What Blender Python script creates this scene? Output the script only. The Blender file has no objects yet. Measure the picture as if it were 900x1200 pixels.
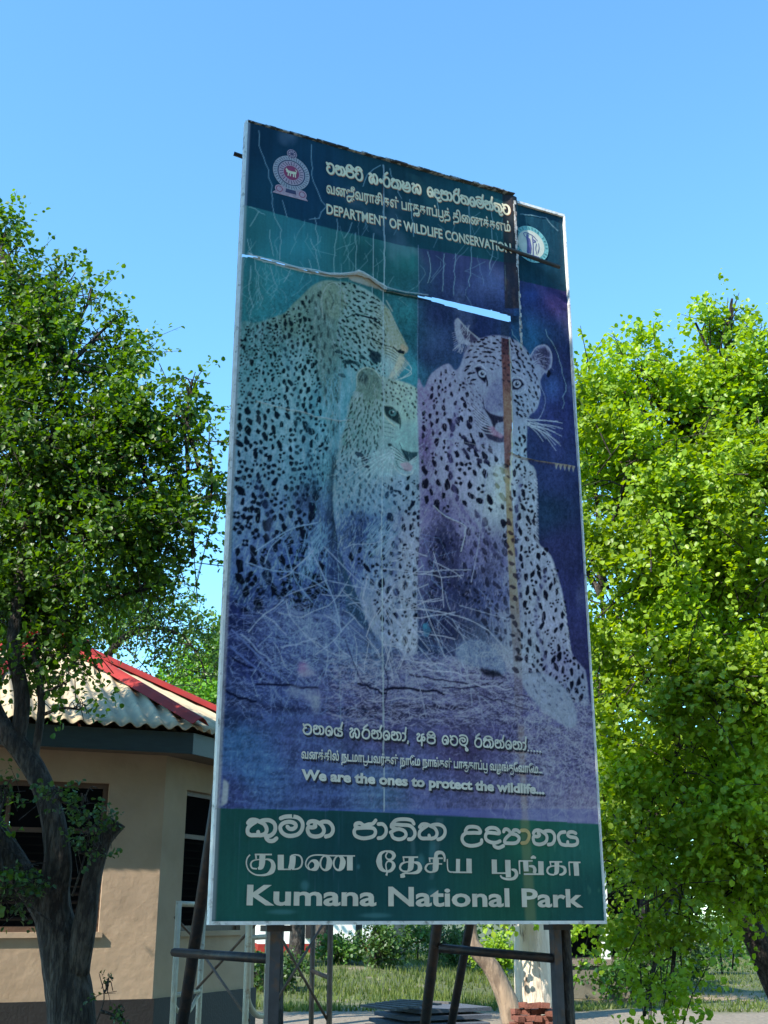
import bpy, bmesh, math, random
from mathutils import Vector, Matrix
SC = bpy.context.scene; COL = SC.collection
R = math.radians
# ------------------------------------------------------------------ camera
EYE = 1.55; FP = 1370.0; PITCH = math.atan(475/1370.0)
cam_d = bpy.data.cameras.new('camera'); cam = bpy.data.objects.new('camera', cam_d); COL.objects.link(cam)
cam.location = (0, 0, EYE); cam.rotation_euler = (R(90)+PITCH, 0, 0)
cam_d.sensor_fit = 'VERTICAL'; cam_d.sensor_height = 24; cam_d.lens = 24*FP/1200
cam_d.clip_start = .05; cam_d.clip_end = 3000
SC.camera = cam
# ------------------------------------------------------------------ light
SUN_AZ = R(227); SUN_EL = R(43)          # azimuth from +Y, clockwise: behind the camera to the left
TOSUN = Vector((math.sin(SUN_AZ)*math.cos(SUN_EL), math.cos(SUN_AZ)*math.cos(SUN_EL), math.sin(SUN_EL)))
w = bpy.data.worlds.new('World'); SC.world = w; w.use_nodes = True
nt = w.node_tree; bgn = nt.nodes['Background']
sky = nt.nodes.new('ShaderNodeTexSky'); sky.sky_type = 'NISHITA'; sky.sun_disc = False
sky.sun_elevation = SUN_EL; sky.sun_rotation = SUN_AZ
sky.air_density = 1.0; sky.dust_density = 0.0; sky.ozone_density = 5.0; sky.altitude = 50
tint = nt.nodes.new('ShaderNodeMix'); tint.data_type = 'RGBA'; tint.blend_type = 'MULTIPLY'; tint.inputs[0].default_value = 1
tint.inputs[7].default_value = (.81, 1.15, 1.12, 1); nt.links.new(sky.outputs[0], tint.inputs[6])
nt.links.new(tint.outputs[2], bgn.inputs[0]); bgn.inputs[1].default_value = .145
sd = bpy.data.lights.new('sun', 'SUN'); sun = bpy.data.objects.new('sun', sd); COL.objects.link(sun)
sd.energy = 3.9; sd.angle = R(.5); sd.color = (1, .93, .82)
sun.rotation_euler = (-TOSUN).to_track_quat('-Z', 'Y').to_euler()
SC.view_settings.view_transform = 'Standard'; SC.view_settings.look = 'None'
SC.view_settings.exposure = 1.36; SC.view_settings.gamma = 1.0; SC.view_settings.use_curve_mapping = False
SC.cycles.max_bounces = 8; SC.cycles.transparent_max_bounces = 8
# ------------------------------------------------------------------ helpers
def ray(px, py):
    v = 600-py
    return ((px-450.0), FP*math.cos(PITCH)-v*math.sin(PITCH), v*math.cos(PITCH)+FP*math.sin(PITCH))
def at(px, py, Y):
    """world point on the sight line of a survey point, Y metres ahead"""
    x, f, u = ray(px, py)
    return Vector((x/f*Y, Y, EYE+u/f*Y))
def gnd(px, Y): return Vector((at(px, 1180, Y).x, Y, 0))
def tag(o, label=None, cat=None, group=None, kind=None):
    if label: o['label'] = label
    if cat: o['category'] = cat
    if group: o['group'] = group
    if kind: o['kind'] = kind
    return o
def empty(name, loc, label, cat, group=None):
    o = bpy.data.objects.new(name, None); COL.objects.link(o); o.location = loc; o.empty_display_size = .2
    tag(o, label, cat, group); bpy.context.view_layer.update(); return o
def link(name, me, mat, parent=None, kind=None):
    o = bpy.data.objects.new(name, me); COL.objects.link(o)
    if mat is not None and not len(me.materials): me.materials.append(mat)
    if parent is not None:
        o.parent = parent
        w_ = Vector((0, 0, 0)); p = parent
        while p is not None: w_ += Vector(p.location); p = p.parent
        o.location = -w_           # parts are modelled in world space; parents only translate
    if kind: o['kind'] = kind
    return o
class MB:
    def __init__(s): s.v = []; s.f = []
    def add(s, vs, fs):
        n = len(s.v); s.v += [tuple(v) for v in vs]; s.f += [tuple(i+n for i in f) for f in fs]; return s
    def box(s, o, ax, ay, az):
        o, ax, ay, az = map(Vector, (o, ax, ay, az))
        vs = [o, o+ax, o+ax+ay, o+ay, o+az, o+ax+az, o+ax+ay+az, o+ay+az]
        fs = [(0, 3, 2, 1), (4, 5, 6, 7), (0, 1, 5, 4), (1, 2, 6, 5), (2, 3, 7, 6), (3, 0, 4, 7)]
        if ax.cross(ay).dot(az) < 0: fs = [f[::-1] for f in fs]
        return s.add(vs, fs)
    def cbox(s, c, sx, sy, sz, rz=0):
        c = Vector(c); m = Matrix.Rotation(rz, 3, 'Z')
        ax, ay, az = m@Vector((sx, 0, 0)), m@Vector((0, sy, 0)), Vector((0, 0, sz))
        return s.box(c-ax/2-ay/2-az/2, ax, ay, az)
    def tube(s, pts, rads, n=8, cap=True, rough=0, seed=0):
        rr = random.Random(seed)
        pts = [Vector(p) for p in pts]
        if not hasattr(rads, '__len__'): rads = [rads]*len(pts)
        t0 = (pts[1]-pts[0]).normalized(); up = Vector((0, 0, 1)) if abs(t0.z) < .9 else Vector((1, 0, 0))
        a = t0.cross(up).normalized(); vs = []; m = len(pts)
        prof = [1+rough*(rr.random()*2-1) for _ in range(n)]
        for i, p in enumerate(pts):
            t = (pts[min(i+1, m-1)]-pts[max(i-1, 0)]).normalized()
            a = (a-t*a.dot(t)).normalized(); b = t.cross(a)
            if rough: prof = [.75*q+.25*(1+rough*(rr.random()*2-1)) for q in prof]
            for k in range(n):
                w_ = 2*math.pi*k/n
                vs.append(p+(a*math.cos(w_)+b*math.sin(w_))*rads[i]*prof[k])
        fs = [(i*n+k, i*n+(k+1) % n, (i+1)*n+(k+1) % n, (i+1)*n+k) for i in range(m-1) for k in range(n)]
        if cap: fs += [tuple(range(n))[::-1], tuple((m-1)*n+k for k in range(n))]
        return s.add(vs, fs)
    def mesh(s, name, smooth=False):
        me = bpy.data.meshes.new(name); me.from_pydata(s.v, [], s.f); me.update()
        if smooth: me.polygons.foreach_set('use_smooth', [True]*len(me.polygons))
        return me
    def build(s, name, mat, parent=None, smooth=False, kind=None): return link(name, s.mesh(name, smooth), mat, parent, kind)
def spl(pts, n=6):
    pts = [Vector(p) for p in pts]
    if len(pts) < 3: return pts
    q = [2*pts[0]-pts[1]]+pts+[2*pts[-1]-pts[-2]]; out = []
    for i in range(len(q)-3):
        a, b, c, d = q[i:i+4]
        for k in range(n):
            t = k/n; out.append(.5*((2*b)+(c-a)*t+(2*a-5*b+4*c-d)*t*t+(3*b-a-3*c+d)*t**3))
    out.append(pts[-1]); return out
def lerps(vals, m):
    n = len(vals)-1; out = []
    for i in range(m):
        t = i/(m-1)*n; k = min(int(t), n-1); out.append(vals[k]+(vals[k+1]-vals[k])*(t-k))
    return out
# ------------------------------------------------------------------ materials
def mat(name, base, rough=.7, metal=0., var=.25, scale=6., bump=.2, bscale=40., second=None, mixs=3., spec=.5, coord='Object', stretch=(1, 1, 1), lo=.45, hi=.6, bdist=.02):
    m = bpy.data.materials.new(name); m.use_nodes = True; t = m.node_tree; N = t.nodes; L = t.links
    p = N['Principled BSDF']; p.inputs['Roughness'].default_value = rough; p.inputs['Metallic'].default_value = metal
    p.inputs['Specular IOR Level'].default_value = spec
    tc = N.new('ShaderNodeTexCoord'); mp = N.new('ShaderNodeMapping'); mp.inputs['Scale'].default_value = stretch
    L.new(tc.outputs[coord], mp.inputs[0])
    n1 = N.new('ShaderNodeTexNoise'); n1.inputs['Scale'].default_value = scale; n1.inputs['Detail'].default_value = 6; L.new(mp.outputs[0], n1.inputs[0])
    mr = N.new('ShaderNodeMapRange'); mr.inputs[1].default_value = .25; mr.inputs[2].default_value = .75; mr.inputs[3].default_value = 1-var; mr.inputs[4].default_value = 1+var
    L.new(n1.outputs[0], mr.inputs[0])
    col = N.new('ShaderNodeRGB'); col.outputs[0].default_value = (*base, 1); src = col.outputs[0]
    if second:
        n2 = N.new('ShaderNodeTexNoise'); n2.inputs['Scale'].default_value = mixs; n2.inputs['Detail'].default_value = 7; n2.inputs['Roughness'].default_value = .65; L.new(mp.outputs[0], n2.inputs[0])
        cr = N.new('ShaderNodeMapRange'); cr.inputs[1].default_value = lo; cr.inputs[2].default_value = hi; L.new(n2.outputs[0], cr.inputs[0])
        mx = N.new('ShaderNodeMix'); mx.data_type = 'RGBA'; L.new(cr.outputs[0], mx.inputs[0]); L.new(src, mx.inputs[6]); mx.inputs[7].default_value = (*second, 1); src = mx.outputs[2]
    hs = N.new('ShaderNodeHueSaturation'); L.new(src, hs.inputs['Color']); L.new(mr.outputs[0], hs.inputs['Value'])
    L.new(hs.outputs[0], p.inputs['Base Color'])
    if bump:
        n3 = N.new('ShaderNodeTexNoise'); n3.inputs['Scale'].default_value = bscale; n3.inputs['Detail'].default_value = 5; L.new(mp.outputs[0], n3.inputs[0])
        b = N.new('ShaderNodeBump'); b.inputs['Strength'].default_value = bump; b.inputs['Distance'].default_value = bdist; L.new(n3.outputs[0], b.inputs['Height']); L.new(b.outputs[0], p.inputs['Normal'])
    return m
def leaf_mat(name, c1, c2, trans=.45, rough=.45):
    m = bpy.data.materials.new(name); m.use_nodes = True; t = m.node_tree; N = t.nodes; L = t.links
    p = N['Principled BSDF']; p.inputs['Roughness'].default_value = rough
    g = N.new('ShaderNodeNewGeometry'); mx = N.new('ShaderNodeMix'); mx.data_type = 'RGBA'
    mx.inputs[6].default_value = (*c1, 1); mx.inputs[7].default_value = (*c2, 1); L.new(g.outputs['Random Per Island'], mx.inputs[0])
    ns = N.new('ShaderNodeTexNoise'); ns.inputs['Scale'].default_value = .9; tc = N.new('ShaderNodeTexCoord'); L.new(tc.outputs['Object'], ns.inputs[0])
    hs = N.new('ShaderNodeHueSaturation'); mr = N.new('ShaderNodeMapRange'); mr.inputs[1].default_value = .3; mr.inputs[2].default_value = .7; mr.inputs[3].default_value = .75; mr.inputs[4].default_value = 1.25
    L.new(ns.outputs[0], mr.inputs[0]); L.new(mr.outputs[0], hs.inputs['Value']); L.new(mx.outputs[2], hs.inputs['Color'])
    L.new(hs.outputs[0], p.inputs['Base Color'])
    tr = N.new('ShaderNodeBsdfTranslucent'); h2 = N.new('ShaderNodeHueSaturation'); h2.inputs['Hue'].default_value = .485; h2.inputs['Saturation'].default_value = 1.15; h2.inputs['Value'].default_value = 1.7
    L.new(hs.outputs[0], h2.inputs['Color']); L.new(h2.outputs[0], tr.inputs[0])
    ms = N.new('ShaderNodeMixShader'); ms.inputs[0].default_value = trans; L.new(p.outputs[0], ms.inputs[1]); L.new(tr.outputs[0], ms.inputs[2])
    L.new(ms.outputs[0], N['Material Output'].inputs[0])
    return m
M = {}
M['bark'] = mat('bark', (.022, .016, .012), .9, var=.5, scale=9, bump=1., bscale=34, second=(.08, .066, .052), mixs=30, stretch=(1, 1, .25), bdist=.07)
M['bark_pale'] = mat('bark_pale', (.62, .52, .40), .9, var=.3, scale=7, bump=1., bscale=12, second=(.12, .08, .05), mixs=6, stretch=(1, 1, .22), lo=.56, hi=.66, bdist=.06)
M['bark_tan'] = mat('bark_tan', (.30, .22, .15), .9, var=.3, scale=7, bump=1., bscale=18, second=(.14, .10, .07), mixs=6, stretch=(1, 1, .3))
M['leaf_bright'] = leaf_mat('leaf_bright', (.155, .28, .016), (.27, .40, .03), .42)
M['leaf_mid'] = leaf_mat('leaf_mid', (.045, .115, .018), (.10, .20, .03), .35)
M['leaf_dark'] = leaf_mat('leaf_dark', (.03, .075, .016), (.06, .12, .022), .3)
M['leaf_far'] = leaf_mat('leaf_far', (.10, .24, .03), (.17, .34, .04), .4)
M['grass'] = leaf_mat('grass_blade', (.045, .085, .014), (.15, .18, .035), .35, .6)
# ---------------------------------------------------------------- poster print
# The print is painted in numpy, in the rectified plane of the board, and stored
# as a colour attribute on the sheets. Outlines are given in the units of the
# survey photograph (900 x 1200) and carried onto the board by a homography.
import numpy as np, math
RNG = np.random.RandomState(7)
CW, CH = 820, 1640
def homog(src, dst):
    A = []; b = []
    for (x, y), (u, v) in zip(src, dst):
        A.append([x, y, 1, 0, 0, 0, -u*x, -u*y]); b.append(u)
        A.append([0, 0, 0, x, y, 1, -v*x, -v*y]); b.append(v)
    h = np.linalg.solve(np.array(A, float), np.array(b, float))
    return np.append(h, 1).reshape(3, 3)
QUAD = [(290, 143), (660, 252), (708, 1078), (247, 1079)]
HM = homog(QUAD, [(0, 0), (1, 0), (1, 1), (0, 1)])
HI = np.linalg.inv(HM)
def to_uv(p):
    p = np.asarray(p, float).reshape(-1, 2)
    q = np.c_[p, np.ones(len(p))] @ HM.T
    return q[:, :2]/q[:, 2:]
def to_px(uv):
    q = np.c_[uv, np.ones(len(uv))] @ HI.T
    return q[:, :2]/q[:, 2:]
def cv(p):
    return to_uv(p)*[CW, CH]
def lin(c):
    c = np.asarray(c, float)/255.0
    return np.where(c <= .04045, c/12.92, ((c+.055)/1.055)**2.4)
IMG = np.zeros((CH, CW, 3))
HGT = np.zeros((CH, CW))
GY, GX = np.mgrid[0:CH, 0:CW]
PX = to_px(np.c_[(GX.ravel()+.5)/CW, (GY.ravel()+.5)/CH])
PXX = PX[:, 0].reshape(CH, CW); PXY = PX[:, 1].reshape(CH, CW)
def box(a, r):
    if r < 1: return a
    for ax in (0, 1):
        k = 2*r+1
        pad = [(0, 0)]*a.ndim; pad[ax] = (r+1, r)
        c = np.cumsum(np.pad(a, pad, mode='edge'), axis=ax)
        n = a.shape[ax]
        a = (np.take(c, range(k, n+k), ax)-np.take(c, range(0, n), ax))/k
    return a
def noise(sx, sy, seed, octaves=3):
    r = np.random.RandomState(seed); out = np.zeros((CH, CW)); amp = 1.; tot = 0
    for o in range(octaves):
        nx = max(2, int(CW/sx)+2); ny = max(2, int(CH/sy)+2)
        g = r.rand(ny+1, nx+1)
        x = GX[0]/sx; y = GY[:, 0]/sy
        xi = x.astype(int); yi = y.astype(int)
        fx = x-xi; fy = y-yi; fx = fx*fx*(3-2*fx); fy = fy*fy*(3-2*fy)
        a = g[yi][:, xi]; b = g[yi][:, xi+1]; c = g[yi+1][:, xi]; d = g[yi+1][:, xi+1]
        out += amp*((a*(1-fx)+b*fx)*(1-fy)[:, None]+(c*(1-fx)+d*fx)*fy[:, None])
        tot += amp; amp *= .5; sx = max(1.3, sx/2.1); sy = max(1.3, sy/2.1)
    return out/tot*2-1
def fill_mask(poly, soft=0):
    """full-size mask of a polygon given in survey units"""
    p = cv(poly); m = np.zeros((CH, CW))
    x0, y0 = np.floor(p.min(0)).astype(int)-2; x1, y1 = np.ceil(p.max(0)).astype(int)+2
    x0 = max(x0, 0); y0 = max(y0, 0); x1 = min(x1, CW); y1 = min(y1, CH)
    if x1 <= x0 or y1 <= y0: return m
    xs = np.arange(x0, x1)+.5
    for yy in range(y0, y1):
        y = yy+.5; a = p; b = np.roll(p, -1, 0)
        c = (a[:, 1] <= y) != (b[:, 1] <= y)
        if not c.any(): continue
        X = np.sort(a[c, 0]+(y-a[c, 1])*(b[c, 0]-a[c, 0])/(b[c, 1]-a[c, 1]))
        for i in range(0, len(X)-1, 2):
            m[yy, x0:x1] += np.clip(np.minimum(xs+.5, X[i+1])-np.maximum(xs-.5, X[i]), 0, 1)
    m = np.clip(m, 0, 1)
    return box(box(m, soft), soft) if soft else m
def field(pts):
    """smooth colour field through control colours (x, y, r, g, b)"""
    w = 0; s = 0
    for x, y, r, g, b in pts:
        d = ((PXX-x)**2+(PXY-y)**2)+150.
        k = 1/d**1.6; w = w+k; s = s+k[..., None]*lin((r, g, b))
    return s/w[..., None]
def over(m, col):
    global IMG
    IMG += m[..., None]*(col-IMG)
def spline(pts, n=6, closed=False):
    p = np.asarray(pts, float)
    if len(p) < 3: return p
    q = np.vstack([p[-1], p, p[0], p[1]]) if closed else np.vstack([2*p[0]-p[1], p, 2*p[-1]-p[-2]])
    out = []
    for i in range(len(q)-3):
        a, b, c, d = q[i:i+4]
        for t in np.arange(n)/n:
            out.append(.5*((2*b)+(c-a)*t+(2*a-5*b+4*c-d)*t*t+(3*b-a-3*c+d)*t**3))
    if not closed: out.append(p[-1])
    return np.array(out)
def stroke(pts, w, col, al=1., taper=False, smooth=True, w2=None, hgt=0):
    """a line of width w (survey px) drawn on the print"""
    p = cv(spline(pts) if smooth and len(pts) > 2 else pts)
    n = len(p)
    for i in range(n-1):
        a, b = p[i], p[i+1]
        t = i/max(1, n-1); ww = w if w2 is None else w+(w2-w)*t
        if taper: ww = w*(1-.85*abs(2*t-1)) if taper == 2 else w*(1-.8*t)
        r = max(.35, ww*.98)
        x0, y0 = np.floor(np.minimum(a, b)-r-1.5).astype(int); x1, y1 = np.ceil(np.maximum(a, b)+r+1.5).astype(int)
        x0 = max(x0, 0); y0 = max(y0, 0); x1 = min(x1, CW); y1 = min(y1, CH)
        if x1 <= x0 or y1 <= y0: continue
        X = GX[y0:y1, x0:x1]+.5-a[0]; Y = GY[y0:y1, x0:x1]+.5-a[1]
        d = b-a; L = max(1e-6, d@d)
        s = np.clip((X*d[0]+Y*d[1])/L, 0, 1)
        D = np.hypot(X-s*d[0], Y-s*d[1])
        m = np.clip(r+.5-D, 0, 1)*al
        if col is not None:
            sub = IMG[y0:y1, x0:x1]; sub += m[..., None]*(lin(col)-sub)
        if hgt:
            h = HGT[y0:y1, x0:x1]; np.maximum(h, hgt*np.clip(1-D/(r*2.5+1), 0, 1), out=h) if hgt > 0 else np.minimum(h, hgt*np.clip(1-D/(r*2.5+1), 0, 1), out=h)
def blob(x, y, rx, ry, ang, col, al=1., rough=.25, n=10, arr=None):
    a = np.linspace(0, 2*math.pi, n, endpoint=False)
    r = 1+rough*(RNG.rand(n)*2-1)
    ex = rx*r*np.cos(a); ey = ry*r*np.sin(a)
    c, s = math.cos(ang), math.sin(ang)
    p = cv(spline(np.c_[x+ex*c-ey*s, y+ex*s+ey*c], 3, True))
    x0, y0 = np.floor(p.min(0)).astype(int)-1; x1, y1 = np.ceil(p.max(0)).astype(int)+1
    x0 = max(x0, 0); y0 = max(y0, 0); x1 = min(x1, CW); y1 = min(y1, CH)
    if x1 <= x0 or y1 <= y0: return
    m = np.zeros((y1-y0, x1-x0)); xs = np.arange(x0, x1)+.5
    for yy in range(y0, y1):
        for o in (.25, .75):
            yv = yy+o; A = p; B = np.roll(p, -1, 0)
            c_ = (A[:, 1] <= yv) != (B[:, 1] <= yv)
            if not c_.any(): continue
            X = np.sort(A[c_, 0]+(yv-A[c_, 1])*(B[c_, 0]-A[c_, 0])/(B[c_, 1]-A[c_, 1]))
            m[yy-y0] += .5*np.clip(np.minimum(xs+.5, X[-1])-np.maximum(xs-.5, X[0]), 0, 1)
    m = m*al
    sub = IMG[y0:y1, x0:x1]
    cc = lin(col) if arr is None else arr[y0:y1, x0:x1]
    sub += m[..., None]*(cc-sub)
def inside(poly, x, y):
    c = False; n = len(poly); j = n-1
    for i in range(n):
        xi, yi = poly[i]; xj, yj = poly[j]
        if (yi > y) != (yj > y) and x < (xj-xi)*(y-yi)/(yj-yi)+xi: c = not c
        j = i
    return c
def scatter(poly, spacing, tries=2500, avoid=()):
    p = np.array(poly, float); lo = p.min(0); hi = p.max(0); out = []
    for _ in range(tries):
        x = lo[0]+RNG.rand()*(hi[0]-lo[0]); y = lo[1]+RNG.rand()*(hi[1]-lo[1])
        if not inside(poly, x, y): continue
        s = spacing(x, y)
        if s <= 0: continue
        if any((abs(x-a) < s and (x-a)**2+(y-b)**2 < (.5*(s+t))**2) for a, b, t in out): continue
        if any(inside(q, x, y) for q in avoid): continue
        out.append((x, y, s))
    return out
def spots(poly, spacing, ang, dark, size=.33, elong=1.4, tries=2500, avoid=(), rosette=None, al=1.):
    dark = dark*.5
    for x, y, s in scatter(poly, spacing, tries, avoid):
        a = ang(x, y)+RNG.randn()*.25; r = s*size*(.65+.65*RNG.rand())
        if rosette and rosette(x, y) > RNG.rand():
            k = 4 if s > 11 else 3; t0 = RNG.rand()*6.3
            for j in range(k):
                t = t0+j*2*math.pi/k
                blob(x+math.cos(t)*r*.75, y+math.sin(t)*r*.95, r*.62, r*.5, t+1.57, None, al, .3, 8, dark)
        else:
            blob(x, y, r*elong, r/elong, a, None, al, .3, 9, dark)
def fur(mask, n, ang, length, light, dark_, al=.35, w=.5):
    """short hair strokes inside a polygon"""
    p = np.array(mask, float); lo = p.min(0); hi = p.max(0)
    for _ in range(n):
        x = lo[0]+RNG.rand()*(hi[0]-lo[0]); y = lo[1]+RNG.rand()*(hi[1]-lo[1])
        if not inside(mask, x, y): continue
        a = ang(x, y)+RNG.randn()*.25; L = length*(.5+RNG.rand())
        stroke([(x, y), (x+math.cos(a)*L, y+math.sin(a)*L)], w, light if RNG.rand() < .6 else dark_, al*RNG.rand(), smooth=False)

def paint():
    global IMG
    # ---- backgrounds
    bg = field([(300,270,22,100,115),(340,285,22,110,135),(420,290,25,100,105),(440,330,20,92,98),(480,310,20,110,110),
        (300,340,28,110,118),(330,330,25,125,145),(480,370,28,110,118),(487,430,38,135,150),(488,390,20,90,105),
        (505,300,62,68,118),(540,320,70,75,130),(570,330,85,100,160),(590,300,50,55,95),(510,370,38,45,100),(500,420,45,62,110),(520,400,60,85,130),
        (560,380,30,50,110),(620,350,40,60,130),(645,350,60,50,120),(620,400,25,90,140),(650,420,45,55,115),(660,480,50,58,125),(655,560,50,65,125),
        (640,600,35,65,105),(660,640,55,60,120),(670,700,55,60,125),(680,760,60,62,125)])
    over(np.ones((CH, CW)), bg)
    IMG *= (1+.22*noise(60, 90, 3, 4))[..., None]
    over(box((PXX < 489.5).astype(float)*(PXY > 290)*(PXY < 560), 1)*.0, bg)
    # soft bokeh of leaves in the dark part
    for x, y, rx, ry, c, a in [(575,335,22,16,(110,130,190),.3),(540,310,16,12,(95,95,150),.3),(520,330,14,22,(60,70,130),.3),(505,395,10,22,(75,105,145),.35),
        (622,345,20,12,(40,75,160),.35),(615,375,22,14,(20,95,150),.3),(648,455,10,14,(60,100,170),.4),(655,520,12,30,(70,75,150),.25),(350,290,30,14,(30,140,160),.35),(425,300,20,20,(10,60,75),.5),(470,330,20,16,(12,70,80),.4),(318,322,16,22,(30,140,150),.25)]:
        t = np.exp(-(((PXX-x)/rx)**2+((PXY-y)/ry)**2)); over(t*a*1.3, lin(c))
    # strict seam between the teal and the violet half of the print
    m = ((PXX > 489.5) & (PXX < 600) & (PXY < 460)).astype(float)
    over(m*.45, lin((48,56,112)))
    m = ((PXX <= 489.5) & (PXY < 470)).astype(float)
    over(m*.25, lin((20,105,115)))

    # ---- leopard at the left
    L1 = [(281,382),(300,378),(318,372),(334,366),(343,356),(352,348),(362,338),(370,332),(382,328),(396,329),(412,331),(428,338),(440,346),(450,356),(458,368),(463,382),(470,394),(476,403),(478,410),(473,416),(474,424),(468,436),(460,446),(440,452),(425,470),(410,500),(400,530),(393,560),(392,620),(405,700),(392,760),(330,760),(268,745),(272,650),(275,560),(278,460)]
    f1 = field([(300,400,70,120,125),(340,370,95,125,115),(385,345,105,130,120),(380,400,85,125,120),(420,370,115,160,150),(450,380,130,150,130),(470,405,170,160,120),(440,430,100,165,165),
        (300,440,80,145,155),(350,440,105,170,175),(400,450,70,150,165),(330,500,100,165,185),(390,480,70,165,190),(300,540,95,145,185),(350,540,95,160,195),(390,540,75,120,140),
        (290,600,95,130,190),(340,600,90,125,180),(380,620,60,90,140),(300,650,75,105,175),(350,660,55,85,160),(380,690,50,75,140),(300,710,45,70,140),(340,740,50,75,145)])
    d1 = field([(300,400,22,45,60),(380,380,30,65,75),(440,390,25,60,72),(330,480,20,60,85),(300,560,25,45,85),(350,620,30,45,90),(300,700,22,35,80),(380,700,22,35,75)])
    m1 = fill_mask(spline(L1, 4, True), 1)
    over(m1, f1*(1+.25*noise(5, 18, 5, 3))[..., None])
    fur(L1, 3800, lambda x, y: 1.9-.6*(x-300)/150, 9, (160,205,205), (40,80,100), .5)
    # shaded ruff behind the cheek
    ruff = [(372,345),(392,348),(398,400),(402,450),(395,500),(388,520),(378,470),(368,410),(362,360)]
    over(fill_mask(ruff, 8)*.65, lin((78,105,105)))
    fur(ruff, 500, lambda x, y: 1.5, 14, (130,150,145), (50,72,78), .6, .6)
    body1 = [(282,386),(318,376),(345,360),(362,345),(368,400),(376,470),(384,520),(376,560),(365,600),(385,650),(380,700),(340,740),(274,720),(278,560)]
    spots(body1, lambda x, y: 5.3+max(0, y-420)*.030+max(0, 330-x)*.02, lambda x, y: 1.35+.004*(x-300), d1, .43, 1.3, 12000, rosette=lambda x, y: (.7 if y < 480 and x < 330 else .55 if y > 520 else .15))
    spots([(366,345),(384,345),(392,420),(398,500),(385,520),(372,450)], lambda x, y: 7, lambda x, y: 1.5, d1, .33, 1.7, 900, al=.6)
    spots([(392,500),(420,480),(408,540),(395,590),(376,560)], lambda x, y: 8, lambda x, y: 1.2, d1, .3, 1.5, 600, al=.5)
    # blue rim light running down the chest
    for i in range(260):
        t = RNG.rand(); x = 405-40*t+RNG.randn()*11; y = 440+130*t+RNG.randn()*10
        stroke([(x, y), (x+RNG.randn()*3, y+6+RNG.rand()*10)], .6, (95,185,215), .45, smooth=False)
    for i in range(150):
        t = RNG.rand(); x = 382+RNG.randn()*9-20*t; y = 610+60*t
        stroke([(x, y), (x-4+RNG.randn()*4, y+6+RNG.rand()*14)], .6, (110,165,225), .5, smooth=False)
    # dark belly patches
    for x, y, rx, ry in [(362,575,16,22),(352,590,10,12),(300,735,22,16),(395,640,14,55),(400,590,8,40)]:
        over(np.exp(-(((PXX-x)/rx)**2+((PXY-y)/ry)**2))*.6, lin((30,42,92)))
    # head
    H1 = [(372,345),(384,331),(412,331),(436,344),(451,358),(462,382),(476,403),(478,410),(472,418),(474,424),(466,437),(458,446),(430,440),(405,430),(392,410),(398,370)]
    spots(H1, lambda x, y: 4.7 if x < 440 else 3.9, lambda x, y: .55+.004*(y-350), d1, .38, 1.45, 5000, avoid=([(446,362),(482,400),(482,440),(455,446),(448,420),(452,392)], [(380,330),(402,334),(398,372),(376,368)]))
    over(fill_mask([(378,334),(390,329),(402,338),(404,356),(398,374),(384,370),(376,352)], 3)*.7, lin((108,128,112)))
    stroke([(379,372),(377,350),(384,334),(394,331),(403,342),(406,360)], 1.0, (150,165,145), .7)
    for p in [[(386,340),(391,352),(388,362)],[(393,344),(397,356)],[(382,350),(384,362)]]: stroke(p, 1.4, (55,75,75), .6)
    # nose ridge, tan
    over(fill_mask([(451,356),(458,366),(466,386),(476,403),(478,409),(474,412),(464,404),(452,386),(449,366)], 2)*.75, lin((150,152,122)))
    over(fill_mask([(472,402),(478,407),(477,412),(471,411),(469,405)], 1)*.9, lin((200,150,110)))
    stroke([(453,352),(460,364)], 1.3, (165,170,145), .7); stroke([(456,362),(466,384),(474,399)], 1.0, (185,180,140), .6)
    # eye and its dark corner
    stroke([(420,368),(430,371),(440,374),(447,381)], 2.0, (18,40,58), .95, w2=2.6)
    stroke([(424,366),(436,368),(447,376)], .8, (170,205,195), .6)
    blob(442,376,4,2.6,.5,(20,42,60),.95); blob(443,375.5,1.5,1,.4,(140,175,160),.8)
    stroke([(450,383),(455,388)], 1, (40,55,60), .6)
    stroke([(406,372),(416,368),(426,370)], 1.2, (25,50,62), .8); stroke([(431,377),(440,380),(448,386),(452,392)], 1.0, (25,48,60), .8)
    stroke([(440,366),(448,371),(452,378)], 1.0, (190,205,180), .7)
    for i in range(10): stroke([(428+i*2.4,392+i*1.2),(434+i*2.4,396+i*1.2)], 1.0, (25,50,62), .7, smooth=False)
    # mouth, cheek hole and chin
    stroke([(461,406),(466,411),(472,413)], 1.7, (15,35,50), .95); blob(470,412,4.4,2.6,.2,(18,38,52),.95)
    over(fill_mask([(434,409),(446,413),(447,424),(438,426),(432,418)], 1)*.9, lin((24,48,70)))
    for i in range(5):
        stroke([(452,404+i*3.2),(460,407+i*3.4),(466,412+i*3.2)], .8, (25,50,62), .8)
        stroke([(453,406+i*3.2),(461,409+i*3.4),(467,414+i*3.2)], .7, (190,205,185), .6)
    over(fill_mask([(468,417),(475,419),(470,430),(462,440),(455,444),(458,436),(464,426)], 1)*.9, lin((196,176,128)))
    for i in range(34):
        t = i/33; x = 474-16*t; y = 420+24*t
        stroke([(x-2, y-3), (x+4*(1-t)+1, y+4+3*RNG.rand())], .55, (205,190,150), .7, smooth=False)
    for a in [(478,424,482,434,470,444),(474,430,482,438,462,446),(447,424,440,436,430,442),(449,426,446,440,438,446)]:
        stroke([(a[0], a[1]), (a[2], a[3]), (a[4], a[5])], .7, (190,215,205), .75)
    for i in range(22):
        x = 448+RNG.rand()*12; y = 412+RNG.rand()*14
        stroke([(x, y), (x+2+6*RNG.rand(), y+10+14*RNG.rand())], .45, (170,205,205), .5, smooth=False)
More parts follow.
